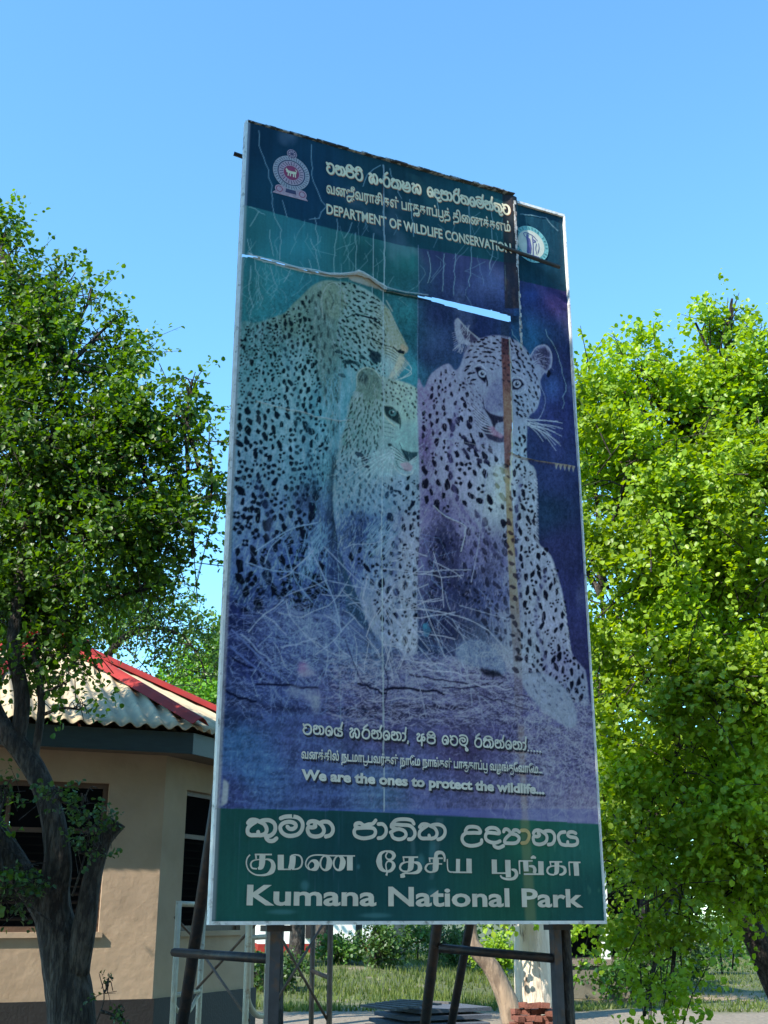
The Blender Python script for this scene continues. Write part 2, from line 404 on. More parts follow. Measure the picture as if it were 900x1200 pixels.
    for b in [(407,446,7,3,.2),(418,448,6,3,.4),(425,419,6,3.2,.5),(397,412,5,3,.3),(412,424,5.5,2.4,.3),(401,440,6,3,.3)]:
        blob(b[0], b[1]-22 if b[1] > 440 else b[1], b[2]*.8, b[3]*.8, b[4], None, .8, .25, 10, d1)

    # ---- young leopard in the middle
    L2 = [(418,438),(424,431),(436,432),(446,440),(456,443),(468,446),(480,450),(489,456),(497,470),(497,560),(497,600),(492,650),(489,700),(488,760),(470,775),(440,745),(420,700),(400,650),(391,600),(392,560),(398,520),(404,500),(410,470),(417,455)]
    f2 = field([(425,440,95,120,110),(440,460,110,145,130),(470,455,170,195,165),(480,480,150,190,165),(440,500,110,160,150),(410,510,85,130,130),(480,520,120,190,180),(460,540,125,185,185),(430,540,110,165,175),
        (410,560,95,145,175),(440,580,100,150,190),(470,570,120,150,190),(420,620,55,85,150),(450,620,75,120,180),(470,620,140,145,190),(485,640,150,155,195),(440,670,90,120,185),(470,690,150,160,200),(480,740,160,170,210),(455,740,110,130,185),(410,670,60,80,150)])
    d2 = field([(440,460,20,50,60),(480,500,25,60,65),(430,540,28,55,85),(470,620,35,45,95),(430,680,32,40,90),(480,740,32,40,90)])
    over(fill_mask([(392,500),(412,470),(415,450),(408,470),(396,500),(388,540),(385,600),(392,640),(398,600),(395,540)], 5)*.7, lin((32,55,80)))
    m2 = fill_mask(spline(L2, 4, True), 1)
    over(m2, f2*(1+.22*noise(5, 14, 15, 3))[..., None])
    fur(L2, 2800, lambda x, y: 1.7 if y > 560 else 2.2-.014*(x-410), 7, (190,215,215), (50,80,100), .5, .45)
    face2 = [(446,442),(489,456),(492,492),(480,490),(470,474),(448,470)]
    spots(face2, lambda x, y: 4.0, lambda x, y: 1.1, d2, .36, 1.3, 1500, al=.9)
    spots([(412,465),(446,470),(446,500),(442,530),(425,545),(398,545),(404,500)], lambda x, y: 4.3, lambda x, y: 1.7-.01*(x-420), d2, .34, 1.7, 3000, al=.88)
    spots([(394,545),(430,545),(445,560),(450,600),(430,612),(396,600)], lambda x, y: 6.5, lambda x, y: 1.3, d2, .32, 1.5, 900, al=.7)
    spots([(446,562),(470,560),(496,556),(494,640),(488,700),(487,766),(466,770),(448,740),(436,690),(410,650),(440,625),(462,600)], lambda x, y: 9.0 if y > 590 else 7, lambda x, y: 1.5+.4*math.sin(x*.2), d2, .40, 1.3, 3500, rosette=lambda x, y: .35)
    # ear
    over(fill_mask([(418,442),(422,433),(434,430),(445,439),(448,452),(444,466),(430,470),(420,458)], 2)*.8, lin((92,118,112)))
    stroke([(418,452),(419,438),(427,431),(438,433),(447,444)], 1.1, (165,185,160), .85)
    over(fill_mask([(420,440),(428,436),(432,444),(428,450),(421,448)], 2)*.75, lin((45,70,78)))
    for i in range(26):
        x = 424+RNG.rand()*20; y = 440+RNG.rand()*18
        stroke([(x, y), (x+4*RNG.randn(), y+8)], .5, (150,170,155) if i % 2 else (55,80,85), .5, smooth=False)
    # eye
    over(fill_mask([(449,475),(460,476),(467,484),(469,498),(462,494),(452,487)], 1)*.95, lin((22,50,62)))
    blob(460,483.5,4.6,3.6,.4,(70,120,125),.95,.05); blob(459.5,483,2.2,2.2,0,(18,38,50),.95,.05); blob(461,482,.9,.7,0,(200,225,220),.9,.1)
    stroke([(449,474),(458,474.5),(466,480)], 1.2, (160,195,175), .8); stroke([(449,484),(456,493),(463,499)], 1.6, (185,190,150), .75)
    stroke([(466,482),(469,492),(469,502)], 1.8, (25,50,62), .9)
    for i in range(8): stroke([(450,492+i*2.6),(458,494+i*2.6),(462,498+i*2)], .6, (30,60,70) if i % 2 else (170,200,185), .7)
    # nose bridge, nose, lips, tongue
    over(fill_mask([(470,498),(486,492),(490,500),(490,528),(474,527),(468,512)], 3)*.6, lin((105,170,165)))
    over(fill_mask([(469,525),(480,529),(490,529),(489,536),(482,540),(478,541),(473,534)], 1)*.95, lin((30,62,80)))
    stroke([(468,519),(472,528),(478,537)], 1.1, (25,50,65), .8)
    for i in range(4):
        stroke([(458,521+i*4),(466,527+i*3.6),(476,537+i*1.6)], 1.0, (25,52,68), .85)
        stroke([(459,523+i*4),(467,529+i*3.6),(476,539+i*1.6)], .8, (190,215,215), .75)
    for i in range(3): stroke([(488,535+i*2.6),(484,538+i*2.2),(480,541+i)], .7, (185,205,215), .8)
    blob(457,521,2.6,2,0,(20,42,58),.9)
    over(fill_mask([(468,543),(478,541),(484,546),(482,552),(474,551)], 1)*.9, lin((186,135,158)))
    stroke([(460,541),(464,550),(473,556),(482,555),(485,549)], 1.2, (185,205,205), .7)
    stroke([(464,540),(468,548),(476,551)], 1.0, (28,50,66), .8)
    for b in [(421,532,5,2.6,.4),(428,538,5,3,.6),(430,546,3.5,2,.3)]: blob(*b, (28,52,80), .9)
    for i in range(22):
        x = 455+RNG.rand()*8; y = 526+RNG.rand()*10; L = 25+35*RNG.rand(); a = 2.1+RNG.rand()*.8 if i < 14 else 1.55+RNG.rand()*.4
        stroke([(x, y), (x+math.cos(a)*L*.5, y+math.sin(a)*L*.4), (x+math.cos(a)*L, y+math.sin(a)*L)], .6, (185,215,225), .7, w2=.35)
    # chin shadow and breast
    over(np.exp(-(((PXX-455)/14)**2+((PXY-585)/18)**2))*.35, lin((60,110,160)))
    over(np.exp(-(((PXX-425)/14)**2+((PXY-620)/22)**2))*.55, lin((35,55,115)))
    over(np.exp(-(((PXX-445)/16)**2+((PXY-615)/10)**2))*.5, lin((45,70,130)))
    for i in range(90):
        x = 425+RNG.rand()*35; y = 620+RNG.rand()*35
        stroke([(x, y), (x+6+RNG.rand()*6, y-8-RNG.rand()*8)], .5, (130,180,225), .5, smooth=False)
    for i in range(120):
        x = 470+RNG.rand()*20; y = 600+RNG.rand()*165
        stroke([(x, y), (x+RNG.randn()*2, y+8)], .6, (195,200,225), .4, smooth=False)

    # ---- leopard at the right
    L3 = [(489,452),(497,455),(504,440),(516,430),(526,426),(533,434),(540,428),(545,412),(549,404),(540,402),(536,398),(533,378),(538,373),(548,386),(561,396),(575,393),(590,393),(604,397),(616,406),(624,416),(632,405),(642,404),(647,414),(647,428),(639,436),(634,446),(634,462),(630,478),(620,488),(618,505),(618,540),(628,552),(629,600),(630,634),(645,650),(655,680),(662,710),(668,760),(682,780),(687,790),(689,828),(670,822),(650,800),(630,808),(600,790),(585,770),(550,770),(500,745),(489,700),(492,600)]
    f3 = field([(497,470,130,110,160),(500,520,110,85,140),(520,450,150,135,180),(545,390,150,140,170),(560,410,150,138,175),(590,410,150,140,180),(615,430,140,145,190),(640,415,120,120,170),(560,450,140,135,175),(580,470,115,115,160),(610,470,140,155,195),
        (540,480,160,150,195),(520,520,165,152,200),(560,520,150,140,190),(590,500,150,150,190),(612,520,150,180,205),(540,560,175,160,205),(580,560,175,185,200),(585,590,185,195,200),(615,580,165,178,208),
        (510,590,120,110,165),(540,610,130,120,175),(520,640,75,75,130),(560,640,110,105,160),(590,650,120,120,175),(615,640,165,172,205),(530,690,70,80,140),(560,700,75,90,150),(590,700,90,100,160),(620,700,165,172,205),
        (640,680,160,165,205),(650,730,160,160,205),(620,760,150,165,200),(655,780,120,120,180),(680,810,120,135,185),(560,750,100,125,165),(520,730,45,55,110)])
    d3 = field([(500,500,60,35,85),(560,420,45,35,75),(620,440,40,45,85),(540,520,48,42,85),(600,560,45,48,80),(560,650,45,42,85),(630,700,38,38,85),(660,780,35,35,85)])
    m3 = fill_mask(spline(L3, 3, True), 1)
    over(m3, f3*(1+.22*noise(5, 16, 25, 3))[..., None])
    fur(L3, 4200, lambda x, y: 1.7-.005*(x-560) if y > 500 else 1.2, 7, (205,200,225), (85,75,120), .45, .45)
    # shadow between chest and legs
    for x, y, rx, ry, a in [(520,640,16,45,.75),(545,700,30,50,.55),(540,745,55,22,.55),(508,720,16,45,.7),(575,670,14,18,.45),(500,560,10,60,.35),(585,640,12,40,.35)]:
        over(np.exp(-(((PXX-x)/rx)**2+((PXY-y)/ry)**2))*a*m3, lin((38,45,95)))
    bodyA = [(496,470),(516,434),(532,432),(548,460),(560,500),(580,530),(596,540),(596,640),(580,600),(545,590),(520,600),(500,590),(494,540)]
    spots(bodyA, lambda x, y: 6.2+max(0, y-440)*.03, lambda x, y: 1.5-.008*(x-520), d3, .37, 1.35, 5000, rosette=lambda x, y: .12)
    spots([(500,640),(560,600),(596,640),(600,760),(570,740),(540,690),(505,700)], lambda x, y: 10, lambda x, y: 1.2, d3, .34, 1.4, 1600, al=.7, rosette=lambda x, y: .2)
    spots([(602,545),(626,552),(629,632),(645,652),(655,682),(662,712),(668,762),(684,786),(686,822),(668,818),(650,796),(632,800),(606,770)], lambda x, y: 7.4 if y < 640 else 8.0, lambda x, y: 1.35+(.25 if x > 635 else 0), d3, .40, 1.45, 4500, rosette=lambda x, y: .3)
    spots([(606,500),(616,498),(616,548),(604,545)], lambda x, y: 5.2, lambda x, y: 1.4, d3, .36, 1.4, 500)
    headL = [(549,402),(575,393),(600,395),(622,415),(632,446),(632,468),(622,484),(606,492),(602,440),(592,430),(566,436),(552,450),(545,432)]
    spots(headL, lambda x, y: 4.7, lambda x, y: .15+(x-575)*.018, d3, .38, 1.5, 3500, avoid=([(599,434),(622,440),(620,462),(599,460)], [(552,420),(576,430),(574,452),(556,442)]))
    spots([(545,440),(560,452),(572,478),(566,490),(545,470)], lambda x, y: 4.0, lambda x, y: 1.0, d3, .30, 1.6, 600, al=.7)
    # plain bridge of the nose
    over(fill_mask([(576,448),(590,440),(592,480),(580,486),(568,480),(570,462)], 4)*.7, lin((108,108,152)))
    # ears
    over(fill_mask([(540,374),(548,386),(561,398),(552,402),(545,396),(540,388)], 1)*.9, lin((60,52,92)))
    stroke([(537,373),(548,385),(562,397)], 1.3, (170,160,165), .85)
    for i in range(60):
        x = 536+RNG.rand()*16; y = 380+RNG.rand()*30
        stroke([(x, y), (x+8*(.3-RNG.rand()), y+4+5*RNG.rand())], .55, (185,172,190) if i % 3 else (70,60,100), .6, smooth=False)
    for i in range(9): stroke([(540,388+i*2),(530+i*.4,390+i*2.6)], .5, (165,160,190), .6, smooth=False)
    over(fill_mask([(624,418),(630,408),(640,405),(646,412),(646,426),(641,434),(634,428)], 2)*.8, lin((48,42,85)))
    stroke([(623,416),(630,406),(641,404),(647,413),(647,427),(641,436)], 1.3, (150,148,188), .8)
    for i in range(34):
        x = 626+RNG.rand()*16; y = 408+RNG.rand()*22
        stroke([(x, y), (x+6*RNG.randn(), y+5*RNG.rand())], .6, (165,160,200) if i % 2 else (40,35,75), .6, smooth=False)
    blob(644,437,2.2,4.5,.2,(25,22,55),.95)
    # eyes
    for pts, cx, cy in (([(556,430),(562,429),(569,434),(571,442),(569,449),(561,442)], 565.5, 437.5), ([(600,448),(603,443),(611,443),(616,450),(608,456),(601,456)], 607, 449)):
        over(fill_mask(pts, 1), lin((30,26,62))); blob(cx, cy, 4.6, 4.2, .3, (165,165,200), .95, .05); blob(cx, cy, 2.6, 2.6, 0, (60,62,100), .9, .05); blob(cx, cy, 1.5, 1.6, 0, (18,16,42), .95, .05); blob(cx+.8, cy-1, .6, .6, 0, (235,235,245), .9, .05)
    stroke([(556,430),(563,427),(571,434)], 1.0, (190,185,210), .7); stroke([(598,446),(605,440),(614,444)], 1.0, (190,195,220), .7)
    stroke([(569,440),(571,446),(571,452)], 1.8, (30,26,60), .85)
    stroke([(601,458),(609,460),(617,455)], 1.2, (185,190,215), .7)
    # nose, mouth, tongue
    over(fill_mask([(568,478),(575,484),(584,487),(592,488),(590,494),(582,496),(579,502),(575,492)], 1)*.95, lin((42,36,72)))
    stroke([(566,466),(568,478),(574,488)], 1.2, (45,40,78), .8)
    stroke([(579,500),(574,503),(566,500)], 1.6, (38,30,66), .9)
    over(fill_mask([(564,502),(572,498),(580,506),(592,511),(594,518),(584,519),(572,514)], 1)*.9, lin((42,36,78)))
    over(fill_mask([(571,500),(578,499),(583,505),(590,509),(588,513),(576,509)], 1)*.95, lin((172,112,145)))
    for i in range(7):
        stroke([(553+i*.8,472+i*4),(561+i*.8,480+i*4),(570+i,488+i*3)], 1.0, (42,38,80), .8)
        stroke([(554+i*.8,474+i*4),(562+i*.8,482+i*4),(571+i,490+i*3)], .8, (200,195,220), .6)
    over(np.exp(-(((PXX-584)/12)**2+((PXY-527)/8)**2))*.35, lin((175,170,205)))
    for b in [(544,512,4,2.5,.6),(549,520,9,2.6,.9),(546,530,8,2.4,1.0),(556,524,8,2,.9),(562,540,4,3,.5),(570,541,4,3,.6),(537,492,5,3.2,-1),(530,500,3.4,4,0),(549,497,2.6,4.6,-.2)]: blob(*b, (42,38,82), .9)
    for i in range(15):
        x = 616+RNG.rand()*5; y = 490+RNG.rand()*8; a = .05+i*.055; L = 22+26*RNG.rand()
        stroke([(x, y), (x+math.cos(a)*L*.6, y+math.sin(a)*L*.5), (x+math.cos(a)*L, y+math.sin(a)*L*1.05)], .75, (195,205,230), .8, w2=.4)
    stroke([(614,484),(630,492),(640,470),(634,450)], .5, (150,165,205), .7)
    # edge hairs down the back
    for i in range(160):
        t = RNG.rand(); x = np.interp(t, [0,.3,.4,.7,1], [628,630,645,661,668]); y = np.interp(t, [0,.3,.4,.7,1], [552,634,650,708,760])
        stroke([(x-2, y), (x+1.6, y+5)], .6, (190,195,225), .6, smooth=False)

    # faint small flecks between the spots
    for poly_, d_, n_, sp_ in ((body1, d1, 6000, 4.6), (H1, d1, 1800, 3.6), ([(394,545),(470,560),(496,556),(494,640),(487,760),(460,760),(420,660),(396,600)], d2, 2600, 4.2), (bodyA, d3, 3000, 4.4),
            ([(602,545),(626,552),(645,652),(662,712),(684,786),(668,818),(632,800),(606,770)], d3, 2600, 4.4), (headL, d3, 1500, 3.4), ([(500,600),(560,590),(596,640),(600,760),(540,700),(505,700)], d3, 2000, 4.4)):
        spots(poly_, lambda x, y: sp_, lambda x, y: 1.4, d_, .26, 1.35, n_, al=.42)
    # folds of skin and muscle under the fur
    for pts_, w_, c_, a_ in [([(330,400),(345,450),(350,520),(338,600)],9,(60,110,130),.16),([(372,450),(360,520),(372,580)],8,(40,80,110),.2),([(300,560),(318,620),(310,690)],9,(50,75,130),.2),([(538,470),(528,520),(534,580),(560,620)],7,(95,85,140),.3),
            ([(610,560),(604,620),(608,700),(604,770)],7,(90,95,150),.35),([(640,670),(628,720),(640,780)],6,(95,98,155),.35),([(470,600),(462,660),(468,730)],6,(80,95,150),.35),([(560,600),(575,640),(592,660)],6,(70,68,120),.3),([(520,600),(536,640),(530,690)],8,(60,60,110),.3)]:
        for k_ in range(6): stroke(pts_, w_*(1.3-.2*k_), c_, a_*.28)
    # hair lying over the edges of the spots
    fur(L1, 2600, lambda x, y: 1.9-.6*(x-300)/150, 4, (128,178,182), (70,110,135), .5, .4)
    fur(L2, 1800, lambda x, y: 1.7 if y > 560 else 2.2-.014*(x-410), 4, (150,185,190), (75,105,130), .5, .42)
    fur(L3, 3200, lambda x, y: 1.7-.005*(x-560) if y > 500 else 1.2, 5, (178,172,205), (105,98,145), .5, .45)
    # ---- undergrowth and dry ground
    G = [(262,690),(290,720),(330,705),(360,722),(400,712),(430,740),(470,762),(492,770),(540,768),(572,776),(600,788),(630,806),(655,818),(690,828),(708,835),(715,1000),(240,1000),(250,700)]
    fg = field([(270,720,38,52,120),(330,750,62,82,150),(300,780,45,60,130),(350,735,85,105,165),(400,740,80,100,160),(440,770,72,95,140),(480,790,100,105,160),(560,800,100,98,150),(640,850,92,92,150),(680,900,88,88,148),
        (300,830,60,82,150),(400,820,78,82,145),(280,870,48,95,155),(300,900,55,100,165),(350,870,70,88,155),(270,930,60,75,145),(380,930,62,85,150),(450,930,72,105,155),(500,920,85,95,160),(600,920,95,98,150),(680,940,125,122,170),(640,940,110,112,160),(540,880,78,72,128),(450,850,72,72,130),(600,860,80,78,138),(560,840,85,85,140)])
    mg = fill_mask(G, 6)
    over(mg, fg*(1+.25*noise(24, 14, 35, 4)+.22*noise(60, 5, 36, 2))[..., None])
    over(fill_mask([(262,818),(330,826),(420,828),(500,836),(500,841),(420,838),(330,834),(262,828)], 3)*.55, lin((38,42,92)))
    over(fill_mask([(256,832),(290,828),(300,840),(270,856),(255,850)], 4)*.6, lin((30,45,95)))
    over(fill_mask([(460,822),(545,826),(545,831),(460,830)], 1)*.75, lin((40,38,78)))
    # grass mats: thin pale straws on dark gaps
    def straw(n, x0, x1, y0, y1, L, ang, sd, light, dark, al, w=.5):
        for _ in range(n):
            x = x0+(x1-x0)*RNG.rand()+RNG.randn()*12; y = y0+(y1-y0)*RNG.rand()+RNG.randn()*4; a = ang+RNG.randn()*sd; l = L*(.4+RNG.rand())
            c = light if RNG.rand() < .55 else dark
            k = RNG.randn()*.22
            stroke([(x, y), (x+math.cos(a)*l*.5-math.sin(a)*l*k, y+math.sin(a)*l*.5+math.cos(a)*l*k), (x+math.cos(a)*l, y+math.sin(a)*l)], w, c, al*(.4+.6*RNG.rand()), smooth=False)
    straw(1500, 264, 400, 700, 832, 13, .3, .6, (118,142,205), (22,28,78), .6)
    straw(2300, 390, 604, 768, 848, 14, .15, .45, (160,162,208), (34,32,74), .65)
    straw(1500, 590, 706, 815, 905, 12, .45, .6, (165,168,212), (40,38,84), .65)
    straw(500, 600, 706, 830, 950, 22, 1.0, .9, (165,170,215), (50,48,100), .5)
    straw(1500, 440, 706, 850, 960, 8, .3, .9, (128,128,178), (58,54,108), .45)
    straw(1100, 258, 440, 832, 955, 10, .1, .7, (95,130,190), (42,50,110), .45)
    straw(120, 300, 520, 690, 800, 40, 1.0, .7, (130,160,215), (135,165,215), .6, .5)
    straw(130, 300, 500, 620, 760, 40, .8, .6, (120,155,215), (125,165,220), .55, .5)
    straw(40, 440, 600, 690, 800, 50, 1.0, .35, (170,180,220), (150,165,215), .7, .6)
    def band(x0, y0, x1, y1, w, c, al):
        q = [(x0+(x1-x0)*t, y0+(y1-y0)*t+RNG.randn()*1.2) for t in np.linspace(0, 1, 8)]; stroke(q, w, c, al)
    for b_ in [(272,772,320,790,2,(26,30,82),.7),(300,800,372,806,2.2,(28,30,80),.7),(264,810,300,822,2.5,(24,32,84),.6),(480,790,548,800,1.6,(40,36,80),.8),(520,808,590,800,1.4,(44,40,84),.8),(420,800,452,812,2.2,(34,34,80),.8),
               (560,815,620,830,1.4,(44,42,88),.7),(470,772,520,778,1.2,(175,178,218),.7),(500,784,560,792,1.1,(185,185,222),.7),(540,800,600,806,1.0,(180,180,220),.7),(430,822,500,816,1.0,(165,165,210),.6),(330,760,372,748,1.2,(125,150,215),.7),
               (282,742,318,776,1.2,(120,145,210),.8),(340,716,400,724,3,(95,115,175),.5),(450,806,520,812,2.4,(30,28,70),.8),(606,812,660,836,1.2,(60,55,105),.7)]: band(*b_)
    for k in range(46):
        x = 300+RNG.rand()*210; y = 640+RNG.rand()*120; a = RNG.choice([.9, 1.1, 2.2, .25, -.3])+RNG.randn()*.2; L_ = 25+50*RNG.rand()
        q = [(x, y)]
        for j in range(4): a += RNG.randn()*.22; q.append((q[-1][0]+math.cos(a)*L_/4, q[-1][1]+math.sin(a)*L_/4))
        stroke(q, .55+.3*RNG.rand(), (150,172,222) if x < 430 else (185,188,222), .75, smooth=False)
    for p, w, c in [([(272,738),(300,765),(330,795)],2.0,(88,112,190)),([(270,757),(300,782),(325,792)],2.2,(75,98,175)),([(300,645),(340,620),(372,612)],1.2,(120,165,225)),
        ([(288,658),(318,668),(352,672),(385,692)],1.4,(110,150,215)),([(310,660),(318,640),(335,625)],1,(120,160,220)),([(335,640),(346,678),(366,705)],1.3,(105,150,215)),([(362,640),(378,672),(392,705),(400,740)],1.6,(125,160,220)),
        ([(460,714),(500,714),(545,724),(572,738)],1.0,(190,195,230)),([(490,690),(505,730),(522,770)],1.0,(175,185,220)),([(530,725),(548,755),(565,775)],.9,(165,175,215)),([(572,738),(585,752),(600,768)],1.1,(165,175,215)),
        ([(487,690),(502,684)],.8,(190,195,225)),([(380,640),(420,680),(445,700),(470,745)],1.0,(140,165,215)),([(405,750),(420,790),(433,812)],1.6,(48,55,105)),([(450,780),(455,800),(449,830)],1.8,(45,50,98)),([(445,700),(480,745),(520,790)],.9,(160,175,215)),
        ([(385,680),(440,690),(470,678)],1.0,(140,165,220)),([(400,690),(470,760),(500,800)],.9,(150,165,215)),([(470,760),(490,800),(500,840)],.8,(160,165,210))]:
        stroke(p, w*.8, c, .85)
    # big root / boulder at the leopard's feet
    over(fill_mask(spline([(534,768),(542,752),(560,750),(580,760),(592,776),(590,790),(570,784),(545,778)], 4, True), 2)*.8, lin((105,125,175)))
    straw(160, 536, 590, 752, 782, 12, .5, .8, (165,180,215), (50,58,110), .6)
    over(fill_mask([(560,782),(585,786),(592,794),(568,792)], 2)*.8, lin((26,28,52)))
    # the right paw
    over(fill_mask(spline([(612,800),(622,788),(640,790),(655,800),(668,815),(676,838),(672,852),(655,846),(630,826)], 4, True), 2)*.75, lin((132,150,195)))
    spots([(614,800),(640,794),(660,812),(668,836),(640,826)], lambda x, y: 7, lambda x, y: .8, d3, .25, 1.7, 200, al=.6)
    straw(150, 612, 676, 800, 852, 11, .9, .7, (175,185,220), (70,80,135), .5)
    stroke([(470,745),(486,775)], 1, (190,195,225), .5)
    for b in [(500,737,5,7,0,(48,120,165),.6),(498,733,3,3,0,(40,140,190),.5)]: blob(*b)
    # smears left by old paper / patches of glue
    for x, y, rx, ry, c in [(355,783,6,8,(140,90,150)),(360,788,9,5,(130,130,180)),(345,810,9,7,(115,130,180)),(365,815,12,8,(120,130,180)),(370,825,5,10,(135,150,190))]:
        t = np.exp(-(((PXX-x)/rx)**2+((PXY-y)/ry)**2)**1.5); over(t*.6, lin(c))

    # ---- green bands
    band = (44,)
    m = fill_mask([(280,120),(700,200),(700,346),(662,340),(604.5,326),(602,314),(470,290),(380,267),(291,241),(280,240)])
    fb = field([(300,160,10,62,88),(360,220,10,68,98),(300,230,8,72,96),(440,240,14,72,86),(520,250,16,78,88),(580,270,14,82,86),(630,270,14,70,92),(650,320,12,68,90),(480,210,14,66,78)])
    over(m, fb*(1+.10*noise(80, 60, 41, 3))[..., None])
    m = fill_mask([(230,946.5),(258,946.5),(420,950),(560,957),(703,965),(730,966),(730,1100),(230,1100)])
    fb = field([(270,960,14,72,66),(300,1060,14,78,70),(400,1000,12,62,66),(470,1040,12,66,68),(560,1000,16,74,66),(620,980,20,88,68),(680,990,22,92,82),(690,1050,12,72,68),(600,1060,14,78,62),(500,970,12,62,66)])
    over(m, fb*(1+.16*noise(50, 70, 42, 4)+.05*noise(4, 30, 43, 2))[..., None])

    # ---- wear: fading streaks, stains, the torn strip down the right
    st = noise(3, 220, 51, 2)*.5+noise(9, 400, 52, 2)*.5
    IMG *= (1+.16*st+.06*noise(2, 2, 53, 1))[..., None]
    over(np.clip(noise(3, 120, 54, 2)*1.6-.9, 0, 1)*.25*(PXY > 780)*(PXX < 480), lin((120,150,200)))
    over(np.clip(noise(90, 120, 55, 4)*2-.75, 0, 1)*.18, lin((150,165,190)))
    strip = [(588.5,226),(604,232),(606,368),(590,366)]
    over(fill_mask(strip)*.78, lin((52,50,56)))
    over(fill_mask(strip)*np.clip(noise(10, 30, 61, 3)+.2, 0, 1)*.6, lin((92,66,58)))
    over(fill_mask([(587.5,370),(598,373),(597,396),(587.5,396)])*.6, lin((50,62,88)))
    s1 = fill_mask([(587.5,395),(597,397),(599,440),(601,475),(599.5,520),(597,545),(600,600),(604,660),(609,720),(612,790),(614,850),(604,850),(602,780),(598,720),(595,650),(592.5,580),(591,540),(590,480)])
    rust = field([(592,400,92,48,62),(595,430,120,66,62),(594,480,150,100,78),(594,530,120,72,70),(596,570,168,130,92),(598,620,160,118,82),(600,680,140,122,110),(604,740,120,112,110),(608,800,118,108,110)])
    fade = np.clip((860-PXY)/160, 0, 1)
    over(s1*fade*.93, rust*(1+.3*noise(6, 30, 62, 3))[..., None])
    spots([(592,540),(598,545),(606,680),(611,790),(603,790),(594,640)], lambda x, y: 9, lambda x, y: .8, d3, .33, 1.3, 500, al=.8)
    spots([(588,398),(597,400),(599,450),(590,450)], lambda x, y: 5, lambda x, y: .8, d3, .3, 1.3, 200, al=.7)
    over(fill_mask([(578,545),(591,545),(593,590),(582,590)], 4)*.35, lin((215,215,175)))
    for (x0, y0, x1, y1, w, c) in [(597,396,600,470,1.0,(165,160,150)),(600,470,600,530,1.3,(215,200,175)),(600,530,598,575,1.6,(225,205,165)),(598,575,603,650,.8,(120,100,90)),(588,396,590,530,.4,(120,110,120))]:
        q = [(x0+(x1-x0)*t+RNG.randn()*.6, y0+(y1-y0)*t) for t in np.linspace(0, 1, 9)]
        stroke(q, w, c, .9, smooth=False, hgt=.004)
    # small pale stains on the lower band
    for x, y, rx, ry in [(357,1037,5,6),(420,1015,2,3),(493,1010,5,10),(507,1000,4,22),(508,1050,8,9),(330,1068,16,3),(440,1072,18,3)]:
        t = np.exp(-(((PXX-x)/rx)**2+((PXY-y)/ry)**2)**2); over(t*.45, lin((62,120,125)))
    over(fill_mask([(480,960),(484,960),(487,1000),(482,1002)], 1)*.35, lin((70,105,110)))
    over(fill_mask([(511,958),(520,958),(514,1000),(508,1030),(503,1030),(508,1000)], 1)*.35, lin((70,105,110)))
    over(np.clip(noise(10, 20, 71, 3)*2.2-.9, 0, 1)*fill_mask([(620,965),(704,970),(708,1060),(640,1010)], 6)*.5, lin((70,135,110)))
    over(fill_mask([(614,850),(607,850),(612,960),(619,962)], 2)*.3, lin((170,150,110)))
    over(fill_mask([(610,958),(620,960),(628,1078),(616,1078)], 2)*.22, lin((150,150,90)))
    # ---- creases and cracks
    def crack(p, w=.7, c=(165,195,205), al=.7, h=.003, j=.8):
        q = []
        for (a, b), (c2, d) in zip(p[:-1], p[1:]):
            n = max(2, int(math.hypot(c2-a, d-b)/7))
            for t in np.arange(n)/n: q.append((a+(c2-a)*t+RNG.randn()*j, b+(d-b)*t+RNG.randn()*j*.5))
        q.append(p[-1])
        stroke(q, w*.8, c, al, smooth=False, hgt=h)
    crack([(448.5,195),(449.5,300),(449,420),(449,500),(447,620),(449,800),(450,950)], .8, (185,215,225), .8, .005, .3)
    crack([(448,214),(447.5,235)], 2.0, (70,42,40), .9, 0, .2)
    crack([(437,275),(436.5,345)], .6, (170,205,215), .7, .003, .3)
    crack([(399,310),(398,560),(396,640),(398,760),(399,860)], .7, (140,175,200), .35, .002, .3)
    crack([(374,640),(378,760),(384,830)], .8, (70,90,150), .5, .002); crack([(327,752),(330,820),(328,850)], .9, (40,48,100), .6, .002)
    crack([(489.5,290),(490,440),(490,562)], .35, (150,165,200), .5, 0, .1)
    for p in [[(303,153),(305,178),(314,200),(318,218),(318,240),(329,270),(327,305)],[(365,170),(365,205),(374,230),(380,243),(373,257),(362,258)],[(293,265),(303,248)],[(292,242),(300,245),(310,252)],
              [(363,280),(371,300),(374,318)],[(368,255),(372,285)],[(396,258),(392,290),(391,322)],[(404,280),(412,262)],[(417,275),(416,320)],[(455,200),(462,215),(470,235)],[(445,195),(430,205),(425,220)],[(520,300),(517,345)],
              [(533,300),(530,350)],[(500,298),(504,320),(500,335)],[(548,240),(552,290),(549,340)],[(480,235),(484,280)],[(512,225),(514,260)],[(290,280),(296,300)],[(300,300),(302,330),(308,350)],[(316,310),(322,330)],[(315,270),(320,300)],[(330,235),(336,255)],
              [(295,310),(292,340),(297,360)],[(575,240),(577,290),(573,320)],[(340,315),(333,330)],[(362,305),(364,320)],[(610,250),(640,254),(655,270)],[(600,385),(612,404),(622,420)],[(640,385),(656,415),(664,450),(660,478)]]:
        crack(p, .6, (150,190,200), .62)
    for i in range(50):
        x = 292+RNG.rand()*300; y = 250+RNG.rand()*90-.0*x
        crack([(x, y), (x+RNG.randn()*6, y+10), (x+RNG.randn()*9, y+18+14*RNG.rand())], .45, (140,180,190), .38, .0015)
    for i in range(40):
        x = 290+RNG.rand()*40; y = 300+RNG.rand()*90
        crack([(x, y), (x+RNG.randn()*4, y+8), (x+RNG.randn()*5, y+16)], .5, (130,170,180), .45, .0015)
